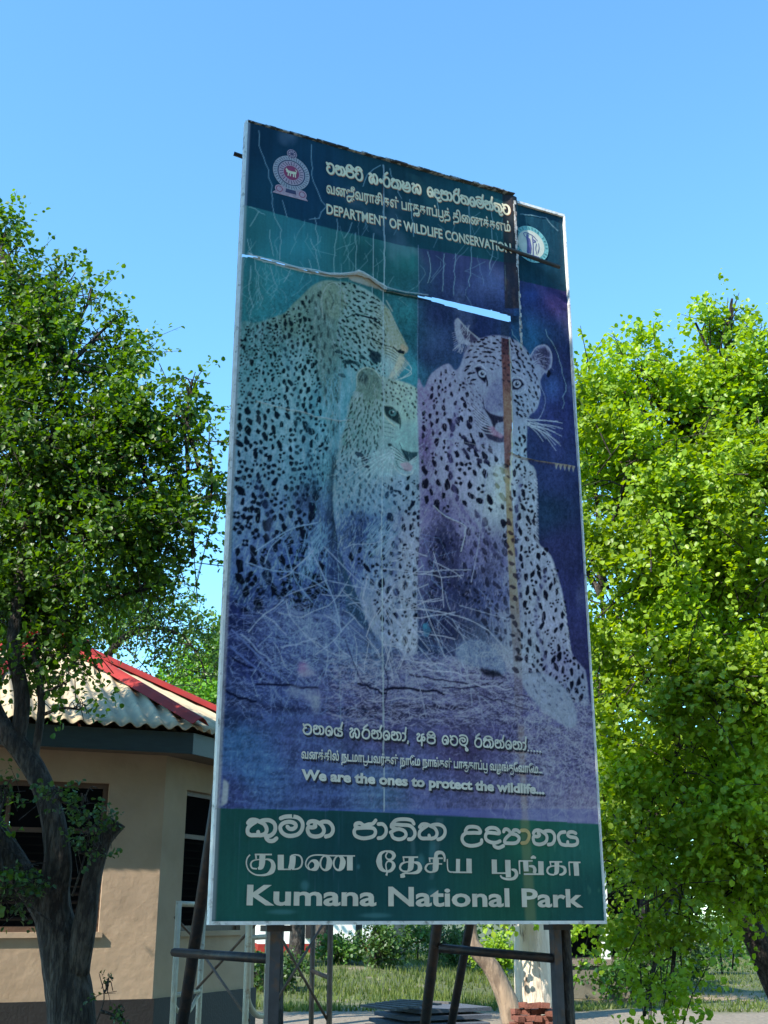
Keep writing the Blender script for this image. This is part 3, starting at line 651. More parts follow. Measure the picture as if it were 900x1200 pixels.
    crack([(508,592),(522,605),(541,613),(546,617),(543,632),(540,646)], .9, (205,210,225), .85, .004, .3)
    crack([(571,545),(566,590),(560,640),(552,682)], .9, (165,165,215), .8, .004, .3)
    crack([(300,470),(330,477),(362,485),(392,492),(413,492)], .9, (175,180,170), .85, .004)
    crack([(505,512),(530,515),(560,521),(592,530)], .5, (170,175,185), .6, .002)
    # the ragged tear to the right of the seam
    crack([(598,530),(606,534),(620,538),(645,542),(672,546)], 2.0, (120,105,88), .95, .008, .5)
    crack([(600,533),(612,538),(640,540)], 1.0, (40,36,42), .9, 0, .4)
    for i in range(5):
        x = 650+i*5; over(fill_mask([(x, 543+i*.6), (x+4, 543.5+i*.6), (x+2, 550+i*.8)])*.8, lin((150,148,140)))
    # white fibre line where the upper sheet tore off
    tear = [(291,297),(303,301),(318,305),(335,310),(352,315),(371,318),(385,321),(398,322),(412,321),(420,318),(432,325),(443,333),(452,339)]
    for k in range(3): crack([(x, y+k*1.2) for x, y in tear], 1.2, [(205,212,215),(160,150,145),(190,195,200)][k], .9, .006, .7)
    over(fill_mask([(406,322),(418,319),(432,326),(446,337),(450,340),(430,334),(412,328)], 1)*.9, lin((150,138,128)))
    crack([(452,339),(470,344),(500,349)], .8, (170,190,210), .8, .004, .3)
    stroke([(450,342),(475,347),(500,352)], 1.3, (16,30,55), .8)
    # grime along the left rim
    over(fill_mask([(288,140),(293,143),(252,1078),(244,1078)], 1)*.5, lin((150,155,165)))
    over(fill_mask([(262,912),(268,918),(266,940),(259,945)], 1)*.8, lin((150,165,180)))
    # photographic grain of the screen print, slightly muted colours
    g = (1+.36*noise(1.8, 2.6, 91, 2)+.20*noise(6, 9, 92, 2)+.14*noise(30, 40, 93, 2))
    pic = np.clip((PXY-300)/60, 0, 1)*(PXY < 948)
    IMG *= (1+(g-1)*pic)[..., None]
    lum = IMG@np.array([.2126, .7152, .0722])
    IMG += (lum[..., None]-IMG)*.14
    lum = np.maximum(1e-4, IMG@np.array([.2126, .7152, .0722])); k_ = np.where(PXY > 946, 1, np.where(lum < .13, (lum/.14)**.48, (lum/.14)**.22)); IMG *= k_[..., None]
    topband = np.interp(PXX, [291, 380, 470, 602, 604.5, 662], [241, 267, 290, 314, 326, 340])
    IMG = np.where(((PXY > topband) & (PXY < 947))[..., None], IMG*np.array([1.22, 1.05, .82]), IMG*np.array([1.0, .95, .92]))
    IMG *= 1-.06*((PXY > 800) & (PXY < 946))[..., None]
    # relief: vertical waviness of the cockled sheet
    hg = HGT
    hg += .0009*noise(26, 40, 85, 3)*(PXY > 930)+.0010*np.clip(noise(9, 60, 86, 2)*3-1, 0, 1)
    hg += .0022*noise(16, 500, 81, 2)+.003*noise(120, 300, 82, 2)+.0012*noise(14, 60, 83, 3)*(PXY < 420)+.0006*noise(8, 20, 84, 2)
paint()
# ---------------------------------------------------------------- Sinhala letters as pen strokes
# x-height is 10 units; each glyph: (advance, [strokes])
SG = {
'ka': (20, [[(1,7.5),(2,9.2),(4.5,10),(7,9),(9,6.5),(11.5,3),(12,.8)],[(8.6,7.4),(4.5,6.6),(1.6,4.8),(1,2.6),(2.2,.6),(4.2,1),(4.6,3.4),(6.4,4.4),(8.2,3.2),(8.8,.8),(11.4,.9),(12.6,3.2),(11.4,6),(8,8.2),(11.4,9.8),(15,9.5),(17.6,7.6),(18,4.6),(16.4,1.8),(13.6,.2)]]),
'ma': (17, [[(1,9.8),(4,11.4),(8.5,11.8),(12.6,10.4),(14.8,7.4),(14.6,3.4),(12,.8),(8,0),(4,.8),(1.4,3.4),(1.2,6.4),(3.6,9),(7.4,9.2),(10.2,7.6),(10.4,4.9),(8.4,3.6),(6,3.9),(5.8,5.8),(7.4,6.5)]]),
'na': (18.5, [[(3.6,6.2),(1.2,6.4),(1.4,8.8),(3.8,9.6),(6.4,8.2),(8,5.6),(8,2.2),(5.6,.4),(2.6,.8),(1.2,3),(2.6,4.6),(5.4,4.8),(7.6,4)],[(6.4,8.3),(9.6,9.9),(13.6,9.6),(16,7.4),(16.6,4),(15.2,1.2),(12.6,.1)]]),
'ja': (17, [[(1.2,6.6),(1.6,9),(4,9.6),(6.6,8.4),(9.4,8.6),(12,9.6),(13.4,11.8)],[(1.6,7),(4,7.9),(7,8),(11,7.6),(13.4,5.8),(13.6,3.2),(11.6,.8),(7.4,.1),(3.2,.8),(1.2,3.2),(1.6,5.6),(4,7)]]),
'aa': (7, [[(1,9.6),(3.4,9.2),(5,7),(5.2,4),(4,1.6),(1,0)]]),
'ta': (18.5, [[(1,4.9),(3.6,7.2),(6.8,7.8),(9.8,6.2),(10.6,3.4),(8.6,.8),(5.2,0),(2,1.4),(1.6,3.4),(4,4.9),(7.6,4.8)],[(1.6,8),(4,9.8),(8.4,10),(12.6,9.4),(15.6,7),(16.2,3.8),(14.8,1),(12.4,.1)]]),
'u': (15.5, [[(12.4,9),(9.4,10.6),(5,10.4),(2.8,8.6),(5,7.2),(9,7.2),(12.8,7.8)],[(3.2,7.6),(1.2,5),(1.4,2.4),(4.2,.3),(8.4,0),(12,.8),(13,2.8)]]),
'da': (11.5, [[(10,8.6),(7.6,10),(3.6,9.8),(1.2,8),(2.8,6.9),(6,6.8),(9.6,6.8),(4,6.4),(1.4,4.4),(1.4,2.2),(4,.9),(7.6,1.2),(6.2,-.8),(8.2,-2),(10.4,-1.2)]]),
'ya': (16, [[(6,9.4),(3.2,9.6),(1.2,7.8),(1.2,4),(2.2,1.2),(5.6,0),(9.6,.1),(12.8,.4),(13.6,3),(12.8,6)],[(6,9.4),(6.2,6),(8.2,4.6),(11,5.6),(13.4,5.2)],[(10,5.6),(9.4,8),(11,9.8),(14,9.2)]]),
'va': (14, [[(1,10.4),(2.4,8.4),(4.8,10),(8.4,10.2),(11.6,8.4),(12.6,5),(11.2,1.6),(7.6,0),(3.6,.8),(1.2,3.6),(2.4,6.2),(5,6.6)]]),
'sa': (17, [[(1,9),(3,10),(5,8.6),(3.4,7),(1.2,5),(1.4,1.8),(3.6,.1),(5.8,1.4),(5.8,4),(7.6,5.4),(9.4,4),(9.4,1.4),(11.4,.1),(13.8,1.4),(14.8,4.6),(13.8,8),(11,10),(8.2,9.2),(7.8,7.2)]]),
'ra': (13.5, [[(8.6,15),(4.6,12.6),(2.8,10.4),(5,9.8),(8.8,9.8),(11.6,7.6),(12,4),(10,1),(6.4,0),(2.8,1.2),(1.2,4),(1.8,7),(4,9)]]),
'am': (5, [[(2.4,6.4),(.9,4.8),(2.4,3.2),(4,4.8),(2.4,6.4)]]),
'sha': (16, [[(1.2,9.6),(3.2,8.2),(1.2,5.4),(1.6,1.8),(5.4,0),(10.4,.2),(13.4,2.4),(13.6,6.4),(11.4,9.4),(8.4,9),(8.4,6.6),(5.6,5.4),(4.6,3.2),(8.4,3.4),(13.2,4.6)]]),
'nna': (18, [[(1.2,9),(3.6,10),(5.2,8),(3,6.2),(1.2,3.4),(3.2,.4),(6.6,1),(7.4,4.4),(9.4,5.6),(11,3.8),(10.8,.6)],[(7.2,7.8),(10.4,9.8),(14,9),(15.8,5.6),(15,2),(12.8,.2)]]),
'pa': (15, [[(5,9.6),(2.6,10),(1.2,8.4),(2.4,6.8),(1,4),(2,1.2),(5.6,0),(9.6,.2),(12.4,2.2),(13,5.4),(11.4,8.2),(8.8,9.8),(6.6,8),(8.6,6.2),(12.4,6.6)]]),
'a': (15, [[(1,8.6),(3,10),(5.2,8.6),(3.4,6.6),(1.4,4.6),(2.4,2),(6,2.2),(8.6,5.2),(11.8,6.6),(13.4,4.4),(11.2,2.6),(8.4,5.4),(8.6,8.8),(11.4,9.8)],[(8.4,3.4),(8.4,-3)]]),
'e': (9.5, [[(7.4,6.4),(7.8,9),(4.6,10),(1.6,8),(1,4.4),(2.4,1.2),(5.2,.2),(7.6,1.6),(7.2,4),(5,4.2)]]),
'.': (4, [[(1.4,.3),(1.9,.3)]]), ',': (5, [[(1.8,.6),(1.2,-1.8)]]), ' ': (11, [])}
# marks set on the letter before: (strokes relative to the letter box, scaled by its advance)
def sign_strokes(mk, w):
    if mk == 'i': return [[(w*.06,9.4),(w*.28,12.6),(w*.62,13),(w*.86,10.6)]]
    if mk == 'ii': return [[(w*.06,9.4),(w*.28,12.8),(w*.6,13.2),(w*.84,11),(w*.66,10.6),(w*.66,12.4)]]
    if mk == 'hal': return [[(w*.76,8.4),(w*.82,11),(w*.94,15.4)]]
    if mk == 'uu' : return [[(w*.6,.4),(w*.8,-2),(w*.95,-4.4),(w*.75,-5),(w*.7,-3)]]
    if mk == 'usign': return [[(w*.58,.6),(w*.64,-1.6),(w*.8,-2.6),(w*.98,-1.2)]]
    return []
def sinhala(text):
    """list of (strokes) in text units, total width"""
    x = 0; out = []
    for t in text.split(' '):
        if t == '_': x += SG[' '][0]*.8; continue
        p = t.split('+'); w, st = SG[p[0]]
        for s in st: out.append([(a+x, b) for a, b in s])
        for mk in p[1:]:
            for s in sign_strokes(mk, w): out.append([(a+x, b) for a, b in s])
        x += w+1.2
    return out, x-1.2

# ---- the bottom lines, letter by letter as they are drawn on the board: region (origin, scale) and pen strokes
REG = {1: (282, 952, 7.5), 2: (405, 952, 7.5), 3: (535, 957, 10.), 4: (605, 957, 10.)}
KA = [[(62,88),(85,64),(125,62),(165,78),(205,100),(226,140),(218,175),(195,192),(160,196),(151,168)],[(130,78),(90,105),(62,135),(60,175),(85,195),(120,196),(160,196)],[(165,78),(200,66),(250,66),(290,90),(303,130),(292,170),(262,198),(235,205)]]
MA = [[(350,48),(390,34),(450,32),(505,45),(540,85),(538,140),(505,185),(450,202),(400,198),(360,170),(345,130),(360,100),(395,82),(440,80),(475,95),(482,120),(460,140),(428,140),(408,122)]]
NA = [[(590,96),(605,78),(645,74),(690,92),(724,130),(728,168),(702,198),(655,208),(610,196),(588,162),(592,128),(630,128),(655,120),(648,102)],[(690,92),(725,78),(770,82),(802,115),(808,160),(785,195),(745,208)]]
JA = [[(110,130),(82,115),(90,95),(125,90),(160,110),(200,100),(235,95),(262,66)],[(85,135),(130,132),(200,130),(245,138),(260,170),(240,205),(180,222),(130,220),(85,200),(72,165),(85,135)]]
AA = [[(285,98),(325,100),(352,135),(350,180),(320,215),(285,222)]]
TA = [[(392,172),(430,150),(470,142),(515,160),(528,195),(505,222),(460,232),(415,215),(400,180)],[(450,145),(415,130),(398,118),(425,102),(480,105),(560,112),(600,150),(605,195),(580,228),(550,232)]]
U_ = [[(100,160),(130,118),(200,112),(255,130),(275,180),(200,182),(110,182),(100,160)],[(110,182),(70,215),(62,265),(95,315),(160,335),(240,325),(285,300),(290,268)]]
DA = [[(345,150),(385,125),(450,128),(488,155),(495,190),(430,184),(360,182),(335,215),(345,262),(395,292),(455,298),(505,280)],[(432,305),(440,340),(490,358),(545,335)]]
YY = [[(548,168),(562,142),(600,147),(640,192),(690,204),(728,240),(715,282),(680,303),(620,305),(562,298),(566,258),(605,215),(650,180),(668,152),(705,152),(730,172)]]
YA = [[(565,172),(515,182),(488,222),(498,275),(525,315),(590,325),(598,288)],[(590,325),(660,328),(705,310),(712,270),(690,240),(630,230),(597,208),(612,177),(655,172),(692,188)]]
def sh(st, dx, dy, k=1.): return [[(x*k+dx, y*k+dy) for x, y in s] for s in st]
SIN = [(1, 15, KA+[[(215,195),(225,225),(250,246),(285,245),(312,225)]]), (1, 15, MA), (1, 15, NA), (2, 14, JA), (2, 14, AA), (2, 14, TA+[[(400,105),(440,64),(510,55),(575,65),(597,95)]]), (2, 14, sh(KA, 590, 42, .93)),
       (3, 19, U_), (3, 19, DA), (3, 19, YY), (3, 19, [[(755,155),(810,155),(845,195),(840,250),(810,295),(760,302)]]),
       (4, 19, [[(195,188),(215,158),(260,152),(310,175),(350,215),(352,265),(325,300),(270,318),(215,305),(195,265),(200,225),(245,226),(268,207),(252,186)],[(310,175),(350,160),(405,165),(440,205),(442,265),(415,310),(370,320)]]), (4, 19, YA)]
def L2(a, b, w): return ([a, b], [w, w])
TAM = [(1, [([(80,368),(55,400),(48,450),(70,505),(120,540),(175,548),(230,540),(272,510),(285,465),(270,425),(235,408),(205,412)],[5,5,5,5,5,6,9,20,18,12,6,4]), L2((122,366),(272,366),5.5), ([(190,368),(188,400),(186,440),(176,475),(150,492)],[23,23,23,20,7]), L2((130,366),(134,405),6), ([(215,408),(140,412),(100,425),(86,455),(100,485),(140,492)],[4,4,5,7,6,5])]),
       (1, [L2((350,368),(350,495),24), L2((326,496),(440,496),5), ([(456,378),(452,440),(440,494)],[23,24,24]), ([(440,376),(480,368),(520,380),(538,420),(530,465),(500,490),(450,497)],[5,5,6,7,7,6,4])]),
       (1, [([(760,374),(700,370),(640,372),(600,388),(575,420),(570,460),(590,490),(618,500)],[5]*8), ([(600,440),(625,420),(655,430),(668,455),(655,488),(618,500)],[5,7,18,22,18,6]), ([(600,440),(590,465),(602,492)],[5,5,5])]
            +[([(745+dx,374),(715+dx,392),(697+dx,440),(710+dx,485),(742+dx,502),(768+dx,475),(778+dx,430),(765+dx,392),(740+dx,375)],[5,6,8,6,8,22,24,14,5]) for dx in (0, 117)]
            +[L2((740,375),(1002,378),5), ([(957,380),(957,505)],[24,24])]),
       (2, [([(345,335),(305,362),(292,425),(308,485),(350,512),(395,505),(420,465),(405,430),(370,425),(352,450),(355,490),(362,520),(355,550)],[6,14,26,18,7,12,17,9,6,6,6,6,9]), ([(345,335),(400,345),(422,375),(400,408),(365,405),(350,378),(365,348)],[6,12,17,9,6,6,6])]),
       (2, [L2((498,388),(634,388),6), ([(575,390),(573,430),(568,480),(545,512)],[24,24,24,8]), L2((505,390),(510,428),6), ([(600,430),(530,432),(488,450),(476,485),(500,510),(545,514)],[4,5,9,9,6,6]), ([(595,432),(636,445),(650,485),(628,518),(570,530),(512,530),(480,552)],[6,14,20,14,6,6,8]), ([(478,554),(500,552),(518,548)],[13,15,13])]),
       (2, [L2((728,398),(852,398),6), ([(790,400),(790,450),(785,490),(765,518)],[26,26,26,8]), L2((735,400),(738,432),6), ([(845,448),(740,445),(707,465),(701,495),(730,518),(765,518)],[5,5,9,9,7,6]), ([(788,395),(795,360),(820,347),(850,354),(866,385),(866,428)],[16,17,14,12,10,7])]),
       (3, [([(-112,490),(-108,600),(-85,638),(-40,642)],[7,7,7,7]), ([(14,488),(12,640)],[24,24]), L2((-45,644),(176,646),8), ([(142,485),(142,645)],[32,32])]),
       (3, [([(437,495),(440,655)],[32,32]), L2((410,654),(572,654),8), ([(595,500),(598,600),(604,705)],[34,34,32]), ([(508,680),(530,708),(580,724),(640,726)],[9,11,12,12]), ([(638,610),(682,625),(698,670),(670,712),(612,728)],[8,19,23,18,10])]),
       (4, [([(30,512),(36,665)],[9,9]), L2((24,512),(186,511),7), ([(105,515),(108,580),(112,634)],[32,32,30]), ([(142,572),(192,578),(212,612),(205,655)],[8,16,22,20]), L2((84,666),(320,666),9), ([(282,515),(285,664)],[34,34]), ([(165,478),(195,466),(225,478)],[9,18,9])]),
       (4, [L2((383,522),(532,522),8), ([(470,525),(470,600),(465,640),(440,670)],[30,30,28,9]), L2((392,525),(400,572),8), ([(512,570),(412,572),(368,595),(358,635),(385,666),(440,674)],[6,7,12,12,9,8]), ([(512,572),(556,590),(566,635),(535,666),(498,672)],[8,18,20,14,7])]),
       (4, [([(612,526),(622,682)],[9,9]), L2((608,526),(747,528),8), ([(692,530),(698,600),(702,684)],[34,34,33])])]
def unit(st, x0, yb, k, w): return (w, [[((x-x0)/k, (yb-y)/k) for x, y in s] for s in st])
SG['ka'] = unit(KA, 44, 210, 15.2, 18.2); SG['ma'] = unit(MA, 332, 215, 15.2, 15); SG['na'] = unit(NA, 572, 222, 15.2, 16.6)
SG['ja'] = unit(JA, 60, 236, 15.2, 14.2); SG['aa'] = unit(AA, 282, 236, 15.2, 5.8); SG['ta'] = unit(TA, 385, 246, 15.2, 15.4)
SG['ya'] = unit(YA, 470, 345, 19.5, 13.4); SG['da'] = unit(DA, 320, 305, 19.5, 10.5)
SG['pa'] = (14.4, [[(6,6.6),(3,7),(1.2,8.4),(2.6,10),(5,9.4),(6.6,8),(9,9.4),(12,9.8),(13.4,8.2),(11.4,6.8),(8,6.6)],[(3,6.8),(1.2,5),(1.4,2.2),(4.4,.4),(9,.2),(12.6,1.6),(13.2,4.6),(11,6.6)]])
SG['e'] = (11.5, [[(9,1),(10.4,4),(9.6,7.6),(7,9.8),(3.8,9.4),(1.4,6.8),(1.2,3.2),(3.4,.6),(6.4,.8),(7.8,3.2),(6.6,5.4),(4.6,5)]])
# ================================================================== the big notice board
BW, BH = 2.44, 4.885
B0 = Vector((-.8856, 6.33, 1.531)); BX = Vector((.901, .4337, 0)).normalized(); BN = Vector((BX.y, -BX.x, 0))
def bp(u, v, h=0.): return B0+BX*(u*BW)+Vector((0, 0, (1-v)*BH))+BN*h
M['paint_white'] = mat('chipped_white_paint', (.78, .78, .75), .55, var=.15, scale=20, bump=.15, second=(.30, .28, .25), mixs=16, lo=.55, hi=.68)
M['post'] = mat('painted_steel_dark', (.018, .017, .020), .5, metal=.3, var=.3, scale=12, bump=.15, second=(.045, .028, .022), mixs=14)
M['post_grey'] = mat('blue_grey_steel', (.045, .048, .062), .45, metal=.3, var=.3, scale=12, bump=.15, second=(.10, .055, .035), mixs=10, lo=.52, hi=.66)
board = empty('notice_board', bp(.5, 1)-Vector((0, 0, 1.53)), 'tall weathered board printed with three leopards, held up on steel posts', 'sign')
def print_mat():
    m = bpy.data.materials.new('weathered_print'); m.use_nodes = True; t = m.node_tree; N = t.nodes; L = t.links
    p = N['Principled BSDF']; a = N.new('ShaderNodeVertexColor'); a.layer_name = 'print'
    L.new(a.outputs[0], p.inputs['Base Color']); p.inputs['Roughness'].default_value = .5; p.inputs['Specular IOR Level'].default_value = .08
    n = N.new('ShaderNodeTexNoise'); n.inputs['Scale'].default_value = 26; n.inputs['Detail'].default_value = 6; tc = N.new('ShaderNodeTexCoord'); L.new(tc.outputs['Object'], n.inputs[0])
    b = N.new('ShaderNodeBump'); b.inputs['Strength'].default_value = .3; b.inputs['Distance'].default_value = .01; L.new(n.outputs[0], b.inputs['Height']); L.new(b.outputs[0], p.inputs['Normal'])
    return m
M['print'] = print_mat()
PGAIN = 1.5
def pmask(poly, U, V):
    p = to_uv(poly); m = np.zeros(U.shape, bool); n = len(p); j = n-1
    for i in range(n):
        xi, yi = p[i]; xj, yj = p[j]
        if yi != yj: m ^= ((yi > V) != (yj > V)) & (U < (xj-xi)*(V-yi)/(yj-yi)+xi)
        j = i
    return m
NU, NV = 410, 820
UPPER = [(280,120),(700,200),(607,260),(604,300),(605.5,368.5),(594.5,367),(575,361),(551,356.5),(511,348),(486,345.5),(470,343),(452,340),(443,334),(432,326),(418,321),(405,322.5),(385,322),(371,319),(352,316),(335,311),(318,306),(303,302),(280,297)]
UPPER = [(280,120),(603,212)]+UPPER[2:]
MAINTOP = [(230,1100),(230,296),(303,301.5),(335,311),(371,319),(405,316),(432,320),(446,329),(452,335),(470,341.5),(500,350.5),(551,366),(580,373),(597,376.5),(599,376.5),(599,390),(600,440),(600.5,500),(600,531),(612,536),(640,541),(680,547),(760,560),(760,1100)]
RIGHT = [(600.5,180),(600.5,300),(599.5,376),(600,440),(601,500),(600.5,531),(612,536),(626,539),(640,541),(652,543),(680,547),(800,560),(800,180)]
UPPER = UPPER[:4]+[(x, y+min(11, 11.6*max(0, to_uv([(x, y)])[0][0])**1.5)) for x, y in UPPER[4:]]
def sheet(name, poly, place, label=None):
    gu = (np.arange(NU+1))/NU; gv = np.arange(NV+1)/NV
    V, U = np.meshgrid(gv, gu, indexing='ij')
    uc = (U[:-1, :-1]+U[1:, 1:])/2; vc = (V[:-1, :-1]+V[1:, 1:])/2
    k = pmask(poly, uc, vc)
    idx = np.arange((NU+1)*(NV+1)).reshape(NV+1, NU+1)
    q = np.stack([idx[1:, :-1][k], idx[1:, 1:][k], idx[:-1, 1:][k], idx[:-1, :-1][k]], 1)
    used, inv = np.unique(q, return_inverse=True); q = inv.reshape(-1, 4)
    u = U.ravel()[used]; v = V.ravel()[used]
    cx = np.clip(u*CW-.5, 0, CW-1.001); cy = np.clip(v*CH-.5, 0, CH-1.001)
    xi = cx.astype(int); yi = cy.astype(int); fx = (cx-xi)[:, None]; fy = (cy-yi)[:, None]
    I = IMG_S; c = (I[yi, xi]*(1-fx)+I[yi, xi+1]*fx)*(1-fy)+(I[yi+1, xi]*(1-fx)+I[yi+1, xi+1]*fx)*fy
    h = HGT_S[yi, xi]
    P = place(u, v, h)
    me = bpy.data.meshes.new(name)
    me.vertices.add(len(used)); me.vertices.foreach_set('co', P.astype(np.float32).ravel())
    me.loops.add(len(q)*4); me.loops.foreach_set('vertex_index', q.ravel().astype(np.int32))
    me.polygons.add(len(q)); me.polygons.foreach_set('loop_start', np.arange(0, len(q)*4, 4, dtype=np.int32)); me.polygons.foreach_set('loop_total', np.full(len(q), 4, np.int32))
    me.polygons.foreach_set('use_smooth', np.ones(len(q), bool)); me.update(); me.validate()
    at_ = me.color_attributes.new('print', 'FLOAT_COLOR', 'POINT')
    at_.data.foreach_set('color', np.c_[np.clip(np.minimum(c*PGAIN, .38+.45*(c*PGAIN-.38)), 0, .8), np.ones(len(c))].astype(np.float32).ravel())
    o = link(name, me, M['print'], board)
    if label: o['label'] = label
    return o
IMG_S = box(IMG, 0); HGT_S = HGT
_b0 = np.array(B0); _bx = np.array(BX); _bn = np.array(BN); _z = np.array([0, 0, 1.])
def plane(u, v, h): return _b0+u[:, None]*BW*_bx+(1-v)[:, None]*BH*_z+h[:, None]*_bn
def place_main(u, v, h): return plane(u, v, h+.002-.004*np.clip((.32-v)/.08, 0, 1))
def place_right(u, v, h): return plane(u, v, h-.012+.012*np.clip((v-.25)/.2, 0, 1)+.018*np.exp(-((v-.435)/.008)**2)*np.clip((u-.8)/.1, 0, 1))
def upper_lift(u): return np.clip(u, 0, 1)**1.5
def place_upper(u, v, h):
    s = upper_lift(u); return plane(u, v-.007*s, h+.006+.028*s*np.clip(v/.2, 0, 1)+.014*np.exp(-((u-.82)/.015)**2))
sheet('main_sheet', MAINTOP, place_main)
sheet('upper_sheet', UPPER, place_upper, 'torn top sheet lifting away, its lower edge cracked open')
sheet('right_sheet', RIGHT, place_right, 'narrow strip of print right of the seam')
# frame: thin pale edging with chips
def bbox_(mb, u0, v0, u1, v1, h0, h1):
    o = bp(u0, v1, h0); mb.box(o, BX*((u1-u0)*BW), BN*(h1-h0), Vector((0, 0, (v1-v0)*BH))); return mb
fr = .013/BW; fv = .014/BH
bbox_(MB(), -fr, -.001, .000, 1, -.03, .016).build('left_edging', M['paint_white'], board)['label'] = 'pale strip along the left edge'
bbox_(MB(), 1.0, .003, 1+fr*.75, 1, -.03, .014).build('right_edging', M['paint_white'], board)
bbox_(MB(), -fr, 1, 1+fr*.75, 1+fv*1.3, -.03, .014).build('bottom_edging', M['paint_white'], board)
rr = random.Random(3)
tb = MB()
u = 0.
while u < .82:                     # ragged remains of the top edging
    du = .012+.03*rr.random(); hh = .0008+.0016*rr.random()
    tb.box(bp(u, -.0015-.007*u**1.5/.74, -.025), BX*(du*BW*.97), BN*(.034+.008*rr.random()+.02*u), Vector((0, 0, hh*BH))); u += du
tb.build('top_edging', mat('rusty_top_edge', (.35, .37, .38), .7, var=.4, scale=30, second=(.03, .03, .035), mixs=20, lo=.42, hi=.5), board)
bbox_(MB(), .835, -.001, 1.0+fr*.75, .003, -.03, .008).build('top_edging', M['paint_white'], board)
# pale torn fibre rim on the right side of the upper sheet
fb = MB(); q = []
for i in range(40):
    v = .01+.24*i/39; q.append(v)
for v0, v1 in zip(q[:-1], q[1:]):
    w_ = .006+.006*rr.random()
    s_ = .74; fb.box(bp(.8195-.004*rr.random()+.009*v0, v1-.0055, .030), BX*(w_*1.8), BN*.003, Vector((0, 0, (v1-v0)*BH)))
fb.build('torn_fibre_rim', mat('torn_paper', (.55, .53, .50), .9, var=.3, scale=40, second=(.25, .2, .17), mixs=30), board)
# ---- lettering
M['ink_cream'] = mat('cream_ink', (.80, .70, .46), .6, var=.12, scale=14, bump=0)
M['ink_gold'] = mat('orange_ink', (.60, .24, .10), .6, var=.2, scale=14, bump=0)
M['ink_white'] = mat('worn_white_ink', (.68, .62, .50), .55, var=.14, scale=10, bump=0)
M['ink_pale'] = mat('pale_grey_ink', (.74, .71, .60), .55, var=.2, scale=10, bump=0)
M['ink_dark'] = mat('dark_ink_shadow', (.012, .012, .03), .5, var=.2, scale=14, bump=0)
M['ink_ochre'] = mat('stained_ink', (.55, .40, .16), .6, var=.2, scale=14, bump=0)
def frame_of(bl, br, top):
    """board-plane frame of a text line: baseline start and end, and the top of the first letter (survey points)"""
    a = to_uv([bl])[0]*[BW, -BH]; b = to_uv([br])[0]*[BW, -BH]; c = to_uv([top])[0]*[BW, -BH]
    return a, b, abs(c[1]-a[1])
def to3(x, y, h, up=False):
    u = x/BW; v = -y/BH
    if up:
        s = max(0, min(1, u))**1.5; return bp(u, v-.007*s, h+.006+.028*s*max(0, min(1, v/.2))+.014*math.exp(-((u-.82)/.015)**2))
    return bp(u, v, h)
def ribbon(mb, pts, w, X, cnt):
    ws = None
    if hasattr(w, '__len__'):
        ws = w; m0 = len(ws); n0 = len(spline(pts, 5)) if len(pts) > 2 else len(pts)
        ws = np.interp(np.linspace(0, m0-1, n0), range(m0), ws)
    p = [np.array(q, float) for q in (spline(pts, 5) if len(pts) > 2 else pts)]
    n = len(p)
    if n < 2: return
    L_, R_ = [], []
    for i in range(n):
        t = p[min(i+1, n-1)]-p[max(i-1, 0)]; t = t/max(1e-9, np.hypot(*t)); nn = np.array([-t[1], t[0]])
        wi = w if ws is None else ws[i]; L_.append(p[i]+nn*wi); R_.append(p[i]-nn*wi)
    vs = []; k = cnt[0]
    for i in range(n):
        z = ((k % 9)*.00006)+i*.0000035
        vs.append(X(L_[i], z)); vs.append(X(R_[i], z))
    mb.add(vs, [(2*i, 2*i+1, 2*i+3, 2*i+2) for i in range(n-1)])
    if ws is not None: cnt[0] += 1; return
    for e, o in ((0, 1), (n-1, n-2)):
        d = p[e]-p[o]; d = d/max(1e-9, np.hypot(*d)); nn = np.array([-d[1], d[0]])
        z = ((k % 9)*.00006)+e*.0000035
        arc = [X(p[e]+(nn*math.cos(a)+d*math.sin(a))*w, z) for a in np.linspace(0, math.pi, 6)]
        mb.add(arc, [tuple(range(6))])
    cnt[0] += 1
def words(mb, tx, gap, name, m):
    """split a line of lettering into its words: islands whose text-space extents lie closer than the gap"""
    n = len(mb.v); par = list(range(n))
    def find(i):
        while par[i] != i: par[i] = par[par[i]]; i = par[i]
        return i
    for f in mb.f:
        for q in f[1:]: par[find(q)] = find(f[0])
    ext = {}
    for i in range(n):
        r = find(i); a = ext.get(r, (1e9, -1e9)); ext[r] = (min(a[0], tx[i]), max(a[1], tx[i]))
    grp = {}; g = -1; end = -1e9
    for r, (a, b) in sorted(ext.items(), key=lambda t: t[1]):
        if a > end+gap: g += 1
        grp[r] = g; end = max(end, b)
    for k in range(g+1):
        mp = {}; w_ = MB()
        for i in range(n):
            if grp[find(i)] == k: mp[i] = len(w_.v); w_.v.append(mb.v[i])
        w_.f = [tuple(mp[i] for i in f) for f in mb.f if f[0] in mp]
        if w_.f: w_.build(name, m, board)['kind'] = 'stuff'
def sinhala_line(text, bl, br, top, m, pen=.85, h=.004, up=False, shift=(0, 0), name='word', xh=10.):
    a, b, H = frame_of(bl, br, top); st, W = sinhala(text)
    L = np.hypot(*(b-a)); d = (b-a)/L; kx = L/W; ky = H/xh; mb = MB(); cnt = [0]; tx = []
    def X(p, z):
        q = a+d*(p[0]*kx)+np.array([-d[1], d[0]])*(p[1]*ky)+np.array(shift); tx.append(p[0])
        return to3(q[0], q[1], h+z, up)
    for s in st:
        # pen is in units of y; equalise the aspect so the pen stays round
        r = kx/ky; s2 = [(x*r, y) for x, y in s]
        ribbon(mb, s2, pen, lambda p, z: X((p[0]/r, p[1]), z), cnt)
    words(mb, tx, 6.0, name, m)
